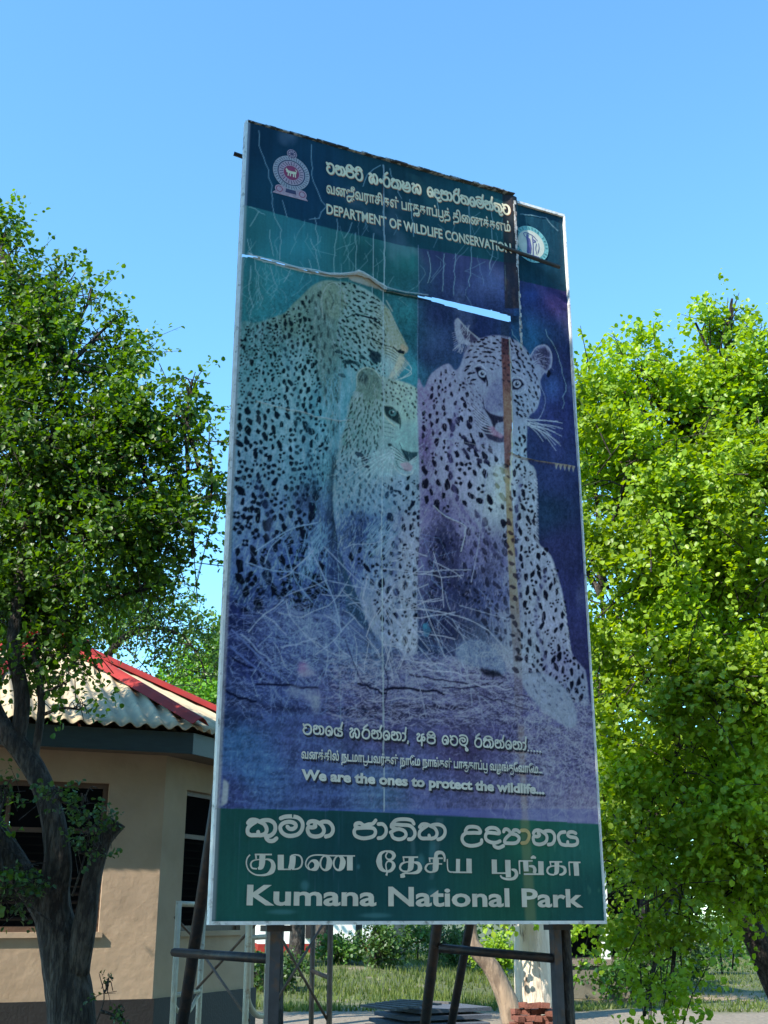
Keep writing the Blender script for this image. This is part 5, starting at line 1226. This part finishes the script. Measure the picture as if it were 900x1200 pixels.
# hut at the right, half hidden
M['hut_dark'] = mat('dark_timber', (.014, .011, .010), .9)
M['cement'] = mat('pale_cement', (.13, .12, .09), .9, var=.2, scale=3, bump=.4)
M['whitewash'] = mat('whitewash', (.72, .72, .66), .8, var=.1)
h0 = gnd(660, 25.5); hut = empty('open_shed', h0, 'dark open shed on a low cement wall right of the near post', 'building')
MB().box(h0+Vector((-.1, 0, 0)), Vector((1.9, 0, 0)), Vector((0, 3, 0)), Vector((0, 0, .62))).build('base_wall', M['cement'], hut)
MB().box(h0+Vector((-.15, -.06, .62)), Vector((2.0, 0, 0)), Vector((0, 3.1, 0)), Vector((0, 0, .12))).build('slab', mat('stained_cement', (.16, .13, .10), .9, var=.4, scale=6, bump=.5), hut)
for dx, m_ in ((.0, 'hut_dark'), (.86, 'whitewash')):
    MB().box(h0+Vector((dx, .05, .743)), Vector((.17, 0, 0)), Vector((0, .17, 0)), Vector((0, 0, 2.1))).build('post', M[m_], hut)
MB().box(h0+Vector((-.1, 2.4, .743)), Vector((1.9, 0, 0)), Vector((0, .12, 0)), Vector((0, 0, 2.1))).build('back_wall', M['hut_dark'], hut)
MB().box(h0+Vector((-.22, .3, .743)), Vector((.1, 0, 0)), Vector((0, 2.0, 0)), Vector((0, 0, 2.1))).build('side_wall', M['hut_dark'], hut)
MB().box(h0+Vector((1.75, .3, .743)), Vector((.1, 0, 0)), Vector((0, 2.0, 0)), Vector((0, 0, 2.1))).build('side_wall', M['hut_dark'], hut)
MB().box(h0+Vector((-.4, -.4, 2.845)), Vector((2.6, 0, 0)), Vector((0, 3.4, 0)), Vector((0, 0, .14))).build('roof', M['hut_dark'], hut)
# far white building
f0 = gnd(300, 41); fb_ = empty('far_house', f0, 'sunlit white house with a red base band seen through the scaffold', 'building')
MB().box(f0+Vector((0, 0, .1)), Vector((4.3, .8, 0)), Vector((-.8, 5, 0)), Vector((0, 0, .62))).build('base_band', M['red'], fb_)
MB().box(f0+Vector((.01, .01, .722)), Vector((4.26, .79, 0)), Vector((-.8, 5, 0)), Vector((0, 0, 2.8))).build('wall', M['whitewash'], fb_)
MB().box(f0+Vector((1.55, .20, .9)), Vector((.6, .115, 0)), Vector((-.03, .12, 0)), Vector((0, 0, 1.7))).build('door', M['hut_dark'], fb_)
MB().add([tuple(f0+Vector(v)) for v in [(-.5, -.6, 3.5), (4, .5, 3.5), (3.1, 6.6, 3.5), (-1.4, 5.6, 3.5), (.2, 2.6, 4.8), (2.6, 3.2, 4.8)]], [(0, 1, 5, 4), (1, 2, 5), (2, 3, 4, 5), (3, 0, 4), (3, 2, 1, 0)]).build('roof', M['asbestos'], fb_)
# ================================================================== vegetation
LEAF_V = np.array([(0, 0, 0), (.42, .30, .06), (.36, .75, .05), (0, 1, -.04), (-.36, .75, .05), (-.42, .30, .06)])
LEAF_F = np.array([(0, 1, 2), (0, 2, 3), (0, 3, 4), (0, 4, 5)])
def leaf_mesh(name, P, T, Nn, S):
    """leaves at P, pointing along T, with face normals near Nn and length S"""
    T = T/np.linalg.norm(T, axis=1, keepdims=True)
    X = np.cross(T, Nn); X /= np.maximum(1e-6, np.linalg.norm(X, axis=1, keepdims=True)); Z = np.cross(X, T)
    n = len(P); V = (P[:, None]+S[:, None, None]*(LEAF_V[None, :, 0:1]*X[:, None]+LEAF_V[None, :, 1:2]*T[:, None]+LEAF_V[None, :, 2:3]*2*Z[:, None])).reshape(-1, 3)
    F = (LEAF_F[None]+(np.arange(n)*6)[:, None, None]).reshape(-1, 3)
    me = bpy.data.meshes.new(name); me.vertices.add(len(V)); me.vertices.foreach_set('co', V.astype(np.float32).ravel())
    me.loops.add(len(F)*3); me.loops.foreach_set('vertex_index', F.ravel().astype(np.int32)); me.polygons.add(len(F))
    me.polygons.foreach_set('loop_start', np.arange(0, len(F)*3, 3, dtype=np.int32)); me.polygons.foreach_set('loop_total', np.full(len(F), 3, np.int32)); me.update()
    return me
def pxb(px, py, r, Y, sy=1., dep=1.):
    """an ellipsoid clump of foliage whose outline is r survey units across the sight line"""
    c = at(px, py, Y); k = math.hypot(c.x, Y)/FP*1.02; return (np.array(c), np.array([r*k, r*k*dep, r*k*sy]))
def crown(blobs, n, leaf, seed, per=14, slen=.34, droop=.25, stray=.06, shell=2.2, dirsun=.3, sub=9, spread=.27):
    kw_sub = sub
    r = np.random.RandomState(seed)
    vol = np.array([b[1].prod()**.8 for b in blobs]); pick = r.choice(len(blobs), n, p=vol/vol.sum())
    C = np.array([blobs[i][0] for i in pick]); Rr = np.array([blobs[i][1] for i in pick])
    D = r.randn(n, 3); D /= np.linalg.norm(D, axis=1, keepdims=True)
    rad = r.rand(n)**(1/shell)
    sub = kw_sub
    if sub:
        Dk = r.randn(len(blobs), sub, 3); Dk[..., 2] += .15; Dk /= np.linalg.norm(Dk, axis=2, keepdims=True)
        j = r.randint(0, sub, n); D0 = Dk[pick, j]; D = D0+r.randn(n, 3)*spread; D /= np.linalg.norm(D, axis=1, keepdims=True)
    # lumps: modulate the radius with a few random lobes
    K = r.randn(9, 3)*2.2; ph = r.rand(9)*6.3
    lump = 1+.05*np.sum(np.sin(D@K.T+ph+pick[:, None]*1.7), axis=1)/1.5
    st = r.rand(n) < stray; rad = np.where(st, rad*(1.05+.35*r.rand(n)), rad)
    B = C+D*Rr*(rad*lump)[:, None]
    out = D*.8+r.randn(n, 3)*.55+np.array([0, 0, .25]); out /= np.linalg.norm(out, axis=1, keepdims=True)
    L = slen*(.6+.8*r.rand(n))*np.where(st, 1.4, 1.)
    t = (np.arange(per)+.5)/per
    P = B[:, None]+out[:, None]*(L[:, None]*t[None])[..., None]+np.array([0, 0, -1])*(droop*L[:, None]*t[None]**2)[..., None]
    P = P+r.randn(n, per, 3)*leaf*.42
    T = out[:, None]*.5+r.randn(n, per, 3)*.7+np.array([0, 0, -.25])
    Nn = r.randn(n, per, 3)*.6+np.array([0, 0, .8])+D[:, None]*.35+np.array(TOSUN)*dirsun
    S = leaf*(.65+.6*r.rand(n, per))
    order = np.argsort(~st, kind='stable')   # the stray shoots come first, so that each gets its twig
    return P.reshape(-1, 3), T.reshape(-1, 3), Nn.reshape(-1, 3), S.ravel(), B[order], out[order], L[order]
def twigs(mb, B, out, L, k, rad, seed, droop=.25):
    r = random.Random(seed)
    for i in range(min(k, len(B))):
        b = Vector(B[i]); o = Vector(out[i]); l = L[i]
        mb.tube([b-o*l*.9-Vector((0, 0, .1*l)), b, b+o*l-Vector((0, 0, droop*l))], [rad*1.3, rad, rad*.4], 4, False)
def limb(mb, pts, rads, n=10, rough=.12, seed=0):
    p = spl(pts, 6); mb.tube(p, lerps(rads, len(p)), n, True, rough, seed)
def tree(name, label, base, blobs, n, leaf, seed, lm, limbs, bark='bark', twig=300, tr=.006, cat='tree', group=None, **kw):
    e = empty(name, base, label, cat, group)
    P, T, Nn, S, B, out, L = crown(blobs, n, leaf, seed, **kw)
    link('crown', leaf_mesh('crown', P, T, Nn, S), M[lm], e, 'stuff')
    mb = MB()
    for k, (pts, rads) in enumerate(limbs): limb(mb, pts, rads, seed=seed+k)
    if mb.v: mb.build('trunk', M[bark], e, True)
    tb = MB(); twigs(tb, B, out, L, twig, tr, seed)
    r = random.Random(seed+9)
    if limbs:
        nodes = [Vector(p) for pts, _ in limbs for p in spl(pts, 4)[(2 if len(pts) > 2 else 1):]]
        for c, rad in blobs:                      # a branch into every clump
            c = Vector(c); nd = min(nodes, key=lambda q: (q-c).length+.3*max(0, q.z-c.z))
            mid = (nd+c)/2+Vector((r.uniform(-.1, .1), r.uniform(-.1, .1), r.uniform(0, .12)))*(c-nd).length
            rr_ = max(.012, min(.05, .012*(c-nd).length+.012)); p = spl([nd, mid, c], 4); tb.tube(p, lerps([rr_, rr_*.4], len(p)), 5, False)
            for _ in range(6):
                e2 = c+Vector((r.gauss(0, 1)*rad[0], r.gauss(0, 1)*rad[1], r.gauss(0, 1)*rad[2]))*.5; m2 = mid.lerp(c, r.uniform(.3, .9)); tb.tube(spl([m2, (m2+e2)/2+Vector((0, 0, .06)), e2], 3), lerps([rr_*.28, .003], 7), 4, False)
    if tb.v: link('branches', tb.mesh('branches', True), M[bark], e, 'stuff')
    return e
# ---- big tree at the right
rb = [pxb(690, 505, 62, 11.5), pxb(735, 480, 62, 11.5), pxb(790, 460, 78, 12), pxb(835, 425, 62, 12), pxb(880, 470, 80, 12), pxb(950, 490, 95, 12.5), pxb(848, 375, 20, 12), pxb(858, 350, 12, 12), pxb(898, 385, 22, 12), pxb(815, 378, 20, 12), pxb(690, 445, 28, 11.5), pxb(740, 432, 26, 11.5),
      pxb(700, 600, 60, 12.2), pxb(735, 560, 70, 10.8), pxb(800, 570, 88, 11), pxb(880, 590, 95, 11), pxb(960, 620, 110, 11.5), pxb(715, 690, 66, 10.9), pxb(785, 690, 80, 10.6), pxb(865, 720, 95, 10.6), pxb(950, 760, 100, 11),
      pxb(705, 790, 55, 11.6), pxb(760, 800, 62, 10.7), pxb(835, 840, 75, 10.6), pxb(910, 870, 85, 10.6), pxb(722, 900, 52, 11.2), pxb(780, 930, 62, 10.7), pxb(850, 945, 66, 10.6), pxb(905, 980, 60, 10.6),
      pxb(725, 1000, 50, 11), pxb(775, 1040, 52, 10.8), pxb(712, 1070, 36, 11.4), pxb(760, 1110, 34, 10.9), pxb(785, 1165, 26, 10.6), pxb(755, 1190, 20, 10.8), pxb(845, 1030, 34, 10.8), pxb(880, 1060, 36, 10.8), pxb(640, 560, 60, 13), pxb(640, 760, 60, 13), pxb(850, 620, 120, 13), pxb(800, 850, 110, 13), pxb(800, 960, 85, 13.4), pxb(720, 950, 60, 12.6), pxb(880, 1000, 60, 13.6)]
rt = at(960, 1290, 13.4); rt.z = 0
tree('broad_leaved_tree', 'large sunlit bright green tree filling the right side of the picture', rt, rb, 15000, .057, 21, 'leaf_bright',
     [([rt, at(915, 1165, 13.2), at(880, 1085, 12.9), at(850, 1030, 12.6), at(815, 960, 12.2), at(790, 860, 12), at(800, 700, 12)], [.17, .15, .13, .13, .09, .06, .03]),
      ([at(905, 1150, 13.2), at(890, 1080, 13.2), at(872, 1010, 13), at(880, 900, 12.6), at(900, 720, 12.3), at(870, 560, 12.2)], [.12, .15, .15, .11, .07, .03]),
      ([at(850, 1030, 12.6), at(770, 960, 12.3), at(720, 860, 12.2), at(705, 700, 12.2)], [.07, .06, .04, .02])], per=11, slen=.3, stray=.05, twig=900, dirsun=.55, sub=7, spread=.26, shell=3.2)
# ---- nearer tree at the left, leaning trunks
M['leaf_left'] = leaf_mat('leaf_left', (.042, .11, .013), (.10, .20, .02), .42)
lb = [pxb(-60, 380, 125, 9.6), pxb(15, 370, 62, 9.3), pxb(-5, 295, 44, 9.3), pxb(-20, 265, 34, 9.3), pxb(52, 350, 38, 9.3), pxb(62, 318, 14, 9.3), pxb(108, 345, 20, 9.2), pxb(45, 430, 70, 9.2), pxb(115, 440, 55, 9.2), pxb(118, 395, 30, 9.2), pxb(138, 372, 12, 9.2), pxb(165, 480, 52, 9), pxb(225, 445, 16, 8.9), pxb(212, 480, 30, 8.9), pxb(245, 520, 24, 8.9),
      pxb(-50, 560, 130, 9.5), pxb(55, 540, 95, 9), pxb(140, 560, 80, 9), pxb(205, 560, 45, 8.9), pxb(248, 585, 22, 8.8), pxb(185, 625, 52, 8.9), pxb(225, 655, 25, 8.9), pxb(110, 640, 75, 8.8), pxb(20, 660, 80, 8.9), pxb(-70, 720, 110, 9), pxb(40, 725, 50, 8.7), pxb(150, 690, 40, 8.9), pxb(195, 685, 25, 8.9), pxb(78, 800, 20, 8.5), pxb(98, 832, 10, 8.5), pxb(20, 775, 28, 8.6), pxb(90, 765, 26, 8.6), pxb(-20, 1000, 45, 8.3)]
lt = at(82, 1400, 8.6); lt.z = 0
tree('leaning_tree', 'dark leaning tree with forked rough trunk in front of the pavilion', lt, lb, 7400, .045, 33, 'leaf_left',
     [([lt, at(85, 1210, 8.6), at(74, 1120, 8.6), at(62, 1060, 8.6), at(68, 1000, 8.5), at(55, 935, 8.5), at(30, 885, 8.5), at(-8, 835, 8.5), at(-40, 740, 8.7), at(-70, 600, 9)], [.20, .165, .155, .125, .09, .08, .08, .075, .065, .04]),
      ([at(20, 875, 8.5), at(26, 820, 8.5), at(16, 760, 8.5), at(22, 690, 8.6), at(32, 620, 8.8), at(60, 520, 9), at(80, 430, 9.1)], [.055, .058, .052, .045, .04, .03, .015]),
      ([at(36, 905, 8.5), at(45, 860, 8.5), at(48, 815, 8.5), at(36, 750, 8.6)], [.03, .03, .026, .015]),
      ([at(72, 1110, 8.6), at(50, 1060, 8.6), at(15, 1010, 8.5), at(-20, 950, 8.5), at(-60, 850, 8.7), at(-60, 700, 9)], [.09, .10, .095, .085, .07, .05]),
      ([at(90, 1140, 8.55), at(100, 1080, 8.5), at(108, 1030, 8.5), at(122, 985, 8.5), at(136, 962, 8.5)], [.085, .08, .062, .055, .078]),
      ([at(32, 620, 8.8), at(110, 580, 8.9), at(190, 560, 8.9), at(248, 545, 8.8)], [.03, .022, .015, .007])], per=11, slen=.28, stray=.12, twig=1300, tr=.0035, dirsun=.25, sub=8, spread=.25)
# leafy shoots low on the leaning trunk
tree('leafy_shoot', 'dull green leafy shoots sprouting over the dark window beside the cut branch', at(100, 1010, 8.2), [pxb(95, 940, 16, 8.2), pxb(65, 935, 12, 8.2), pxb(108, 975, 24, 8.2), pxb(92, 1000, 14, 8.2), pxb(112, 1000, 14, 8.2)], 42, .034, 5, 'leaf_dark',
     [([at(85, 1050, 8.35), at(100, 1000, 8.25), at(105, 960, 8.2)], [.008, .005, .003])], per=10, slen=.16, twig=30, tr=.002, cat='plant')
tree('leafy_shoot', 'dull green leafy shoots at the left edge low on the forked trunk', at(20, 1050, 8.2), [pxb(20, 1035, 18, 8.2), pxb(40, 1050, 12, 8.2), pxb(0, 1055, 18, 8.2), pxb(10, 925, 14, 8.2)], 34, .034, 6, 'leaf_dark',
     [([at(60, 1080, 8.35), at(30, 1060, 8.25), at(5, 1040, 8.2)], [.008, .005, .003])], per=10, slen=.16, twig=30, tr=.002, cat='plant')
tree('leafy_shoot', 'thin sprig with few small leaves at the foot of the leaning trunk', at(130, 1170, 8.3), [pxb(125, 1160, 9, 8.3), pxb(140, 1195, 10, 8.3)], 14, .026, 8, 'leaf_dark',
     [([at(112, 1200, 8.35), at(122, 1170, 8.3), at(116, 1140, 8.3)], [.005, .004, .002])], per=7, slen=.1, twig=14, tr=.0015, cat='plant')
# ---- tree behind the pavilion roof, fine leaves, and a bright one farther off
b3 = at(120, 1150, 17.5); b3.z = 0
tree('feathery_tree', 'dark fine leaved tree spreading behind the pavilion roof', b3, [pxb(150, 735, 42, 17), pxb(190, 720, 38, 17), pxb(215, 745, 30, 17), pxb(235, 775, 22, 17), pxb(180, 775, 14, 17), pxb(110, 720, 50, 17.5), pxb(60, 720, 60, 18), pxb(0, 720, 60, 18), pxb(205, 790, 16, 17), pxb(242, 800, 14, 17)], 1500, .05, 41, 'leaf_mid',
     [([b3, at(115, 1000, 17.5), at(105, 850, 17.4), at(125, 770, 17.2), at(170, 735, 17), at(215, 745, 17)], [.2, .17, .12, .06, .04, .02]), ([at(105, 850, 17.4), at(70, 760, 17.8), at(10, 720, 18)], [.1, .06, .03])], per=12, slen=.4, stray=.15, twig=220, tr=.006)
b4 = at(240, 1150, 30); b4.z = 0
tree('round_tree', 'bright green rounded tree in the distance between roof and board', b4, [pxb(235, 800, 42, 30), pxb(205, 810, 26, 30), pxb(262, 830, 60, 30), pxb(215, 850, 40, 30), pxb(290, 800, 60, 31)], 1500, .10, 43, 'leaf_far',
     [([b4, at(243, 1000, 30), at(240, 860, 30), at(235, 800, 30)], [.3, .25, .15, .06])], per=11, slen=.6, twig=60, tr=.01)
# ---- tree out of the picture at the left whose shade falls on the board
st = Vector((-4.6, 3.4, 0)); shb = []
rs = np.random.RandomState(4)
for z in np.arange(4.6, 11.4, .8):
    for k in range(4):
        shb.append((np.array([-4.35+rs.uniform(-.7, .7), 3.35+rs.uniform(-.9, .9), z+rs.uniform(-.3, .3)]), np.array([1.05, 1.05, .95])))
tree('shade_tree', 'dense tree left of the picture that shades the board', st, shb, 6500, .075, 51, 'leaf_mid', [([st, st+Vector((.1, 0, 2)), st+Vector((.2, 0, 4.5)), st+Vector((.2, 0, 7)), st+Vector((.1, 0, 10))], [.22, .18, .15, .1, .04])], per=12, slen=.4, shell=3, twig=60)
# ---- unseen trees added behind the viewpoint and at right, dimming the sky light
first = None
for k, (x, y, lab) in enumerate([(-3.5, -7.5, 'added wide shading tree behind the viewpoint, nearest the line of the board'), (2.5, -9, 'added wide shading tree behind the viewpoint, middle of the row'), (8.5, -5.5, 'added wide shading tree behind the viewpoint at the right end of the row'), (11, 2.5, 'added wide shading tree out of the picture at the right, beside the viewpoint')]):
    if first is None:
        b_ = Vector((0, 0, 0)); first = tree('wide_shade_tree', lab, b_, [(np.array([math.cos(a)*rr_, math.sin(a)*rr_, z]), np.array([1.9, 1.9, 1.3])) for z, rr_ in ((3.2, 2), (5, 2.3), (6.8, 1.9), (8.4, 1)) for a in (0, 1.57, 3.14, 4.71)], 2300, .22, 91, 'leaf_mid', [([b_, Vector((.1, 0, 2.5)), Vector((0, .1, 5)), Vector((0, 0, 8))], [.3, .25, .18, .06])], per=9, slen=.7, twig=0, group='added shading trees around the viewpoint')
        o = first
    else:
        o = first.copy(); COL.objects.link(o); o['label'] = lab
        for c in first.children:
            d = c.copy(); COL.objects.link(d); d.parent = o; d.matrix_parent_inverse = c.matrix_parent_inverse
    o.location = (x, y, 0); o.rotation_euler = (0, 0, k*1.3)
st2 = Vector((-6.4, 5.0, 0))
tree('shade_tree', 'round tree out of the picture at the left that shades the forked trunk', st2, [(np.array([-6.3+q[0], 5.1+q[1], q[2]]), np.array([1.3, 1.3, 1.1])) for q in [(-.5, 0, 3.6), (.5, .4, 4.2), (0, -.5, 5), (.5, .3, 6), (-.4, .3, 6.6), (0, 0, 7.6)]], 2300, .09, 52, 'leaf_mid', [([st2, st2+Vector((.1, 0, 2)), st2+Vector((.1, 0, 4.5)), st2+Vector((0, 0, 7.4))], [.2, .16, .1, .03])], per=11, slen=.4, shell=3, twig=40)
p = gnd(322, 18.6); c_ = Vector((-1.4, 19, 0))  # tree added out of sight behind the board to shade the grass
tree('grass_shade_tree', 'added tree shading the grass, trunk behind the near post, crown hidden by the board', p, [(np.array(c_)+np.array(q), np.array([1.1, 1.1, .8])) for q in [(0, 0, 4.4), (.5, .3, 5.2), (-.3, -.2, 5.8), (.2, 0, 6.6)]], 900, .09, 53, 'leaf_mid', [([p, p+Vector((0, 0, 1.5)), c_+Vector((-.1, 0, 3)), c_+Vector((0, 0, 5.5))], [.13, .11, .09, .03])], per=10, slen=.4, shell=3, twig=20)
# ---- trunks seen beneath the board
def bole(name, label, base, limbs, bark, blobs, n, leaf, lm, seed, **kw): return tree(name, label, base, blobs, n, leaf, seed, lm, limbs, bark, 60, .01, 'tree', None, **kw)
p = gnd(628, 20.5)
bole('pale_trunked_tree', 'tree with thick sunlit peeling pale trunk beneath the right end of the board', p,
     [([p+Vector((0, 0, -.1)), p+Vector((-.02, 0, .8)), p+Vector((-.02, 0, 1.6)), p+Vector((0, 0, 2.6)), p+Vector((.1, .1, 4.2))], [.36, .31, .29, .30, .2]), ([p+Vector((.12, .1, 0)), p+Vector((.14, .1, 1.2)), p+Vector((.12, .1, 2.6))], [.24, .19, .17])], 'bark_pale',
     [(np.array(p)+np.array(q), np.array([1.4, 1.4, 1.1])) for q in [(1.5, 1.8, 5), (.6, 2, 5.6), (2, 1.4, 5.8), (1, 2, 6.6)]], 900, .08, 'leaf_mid', 61, per=10, slen=.5)
p = gnd(602, 19.6)
bole('bare_leaning_tree', 'brown leaning bare trunk forked at the top left of the pale trunk', p,
     [([p, p+Vector((-.10, 0, .35)), p+Vector((-.32, 0, .8)), p+Vector((-.58, .0, 1.1)), p+Vector((-.62, 0, 1.4)), p+Vector((-.55, 0, 1.8))], [.19, .16, .14, .12, .08, .05]), ([p+Vector((-.55, 0, 1.08)), p+Vector((-.68, 0, 1.5)), p+Vector((-.72, 0, 2.0))], [.09, .06, .03])], 'bark_tan',
     [(np.array(p)+np.array(q), np.array(s)) for q, s in [((-.25, .2, 1.62), (.42, .3, .16)), ((.1, .3, 1.55), (.3, .3, .14)), ((-.1, .3, 1.85), (.4, .3, .2))]], 100, .09, 'leaf_bright', 62, per=8, slen=.18, dirsun=1.)
for k, (px, Y, r_, lab) in enumerate([(467, 36, .17, 'slim grey trunk rising behind the grass left of the two thin braces'), (345, 33, .2, 'dark trunk standing before the white house at its left end'), (374, 38, .2, 'dark trunk standing before the middle of the white house'), (418, 34, .09, 'thin dark trunk at the right end of the white house')]):
    p = gnd(px, Y); p.z = .3
    bole('slender_tree', lab, p, [([p-Vector((0, 0, .4)), p+Vector((.05, 0, 1.5)), p+Vector((-.05, 0, 3.2)), p+Vector((0, 0, 4.6))], [r_*1.2, r_, r_*.85, r_*.5])], 'bark_tan' if k == 0 else 'bark',
         [(np.array(p)+np.array(q), np.array([1.5, 1.5, 1.2])) for q in [(0, 0, 4.8), (-1, 0, 5.4), (1, 0, 5.6)]], 260, .13, 'leaf_mid', 70+k, per=9, slen=.6)
# bushes along the far edge of the grass
rq = random.Random(8)
for k, (px, Y, w_, h_, lm, lab) in enumerate([(310, 27, .9, .7, 'leaf_dark', 'dark low bush by the pavilion plinth seen through the scaffold'), (402, 33, .8, .5, 'leaf_mid', 'green bush under the white wall between the rusty uprights'), (440, 32, .8, 1.0, 'leaf_dark', 'twiggy bush at the right end of the white house'),
        (490, 38, 1.1, 1.0, 'leaf_mid', 'green bush between the slim grey trunk and the first thin brace'), (535, 36, 1.0, 1.2, 'leaf_dark', 'dark bush between the two thin braces'), (585, 34, .8, .9, 'leaf_bright', 'bright green bush behind the forked leaning trunk'),
        (690, 30, .9, 1.3, 'leaf_dark', 'dark bush at the right of the near post'), (742, 24.6, .9, .9, 'leaf_mid', 'green bush hiding the right end of the low cement wall'), (800, 31, 1.4, 1.5, 'leaf_dark', 'dark bush at the far edge of the lawn under the hanging leaves'), (850, 36, 1.6, 1.6, 'leaf_mid', 'green bush at the far edge of the lawn by the slanting limb')]):
    p = gnd(px, Y); z = gz(p.x, Y); p.z = z
    tree('bush', lab, p, [(np.array(p)+np.array([rq.uniform(-.5, .5)*w_, rq.uniform(-.3, .3), h_*(.35+.4*rq.random())]), np.array([w_*.55, w_*.5, h_*.42])) for _ in range(5)], 240, .085, 80+k, lm,
         [([p, p+Vector((0, 0, h_*.5))], [.03, .02])], per=9, slen=.3, twig=60, tr=.006, cat='bush')
# woodland edge behind everything
rw = np.random.RandomState(5); wb_ = []
for i in range(150):
    x = rw.uniform(-26, 30); y = rw.uniform(46, 62); h = rw.uniform(.8, 8.5)
    wb_.append((np.array([x, y, h]), np.array([2.2, 2.0, 1.5])*rw.uniform(.6, 1.1)))
P, T, Nn, S, B, out, L = crown(wb_, 6200, .26, 77, per=9, slen=1.0, stray=.05)
wm = leaf_mesh('woodland', P, T, Nn, S)
tag(link('woodland', wm, M['leaf_mid'], None), 'dark green woodland edge closing the view behind the grass', 'woodland', kind='stuff')
# ---- grass
rg = np.random.RandomState(9); n = 70000
Y = 22+26*rg.rand(n)**1.3; Xs = (rg.rand(n)*1.0-.42)*Y*.95
msk = (np.sin(Xs*1.1+2*np.sin(Y*.5))+np.sin(Y*1.3+Xs*.7)+rg.randn(n)*.9 > -.6) & ~((Xs > 3) & (Y > 24.6) & (Y < 27.4) & (rg.rand(n) < .85)) & (Y > 22.2+.6*np.sin(Xs*1.7))
Xs = Xs[msk]; Y = Y[msk]; n = len(Y)
Zs = np.array([gz(a, b) for a, b in zip(Xs, Y)])
hgt = .05+.09*rg.rand(n); hgt *= np.where(Xs < 3, 1.25, .8); a = rg.rand(n)*6.28; wv = .012+.01*rg.rand(n)
ln = rg.randn(n, 2)*.04
V = np.empty((n, 3, 3)); V[:, 0] = np.c_[Xs-np.cos(a)*wv, Y-np.sin(a)*wv, Zs-.01]; V[:, 1] = np.c_[Xs+np.cos(a)*wv, Y+np.sin(a)*wv, Zs-.01]; V[:, 2] = np.c_[Xs+ln[:, 0], Y+ln[:, 1], Zs+hgt]
me = bpy.data.meshes.new('grass'); me.vertices.add(n*3); me.vertices.foreach_set('co', V.astype(np.float32).ravel()); me.loops.add(n*3); me.loops.foreach_set('vertex_index', np.arange(n*3, dtype=np.int32))
me.polygons.add(n); me.polygons.foreach_set('loop_start', np.arange(0, n*3, 3, dtype=np.int32)); me.polygons.foreach_set('loop_total', np.full(n, 3, np.int32)); me.update()
tag(link('grass', me, M['grass'], None), 'short green grass on the low rise behind the board', 'grass', kind='stuff')
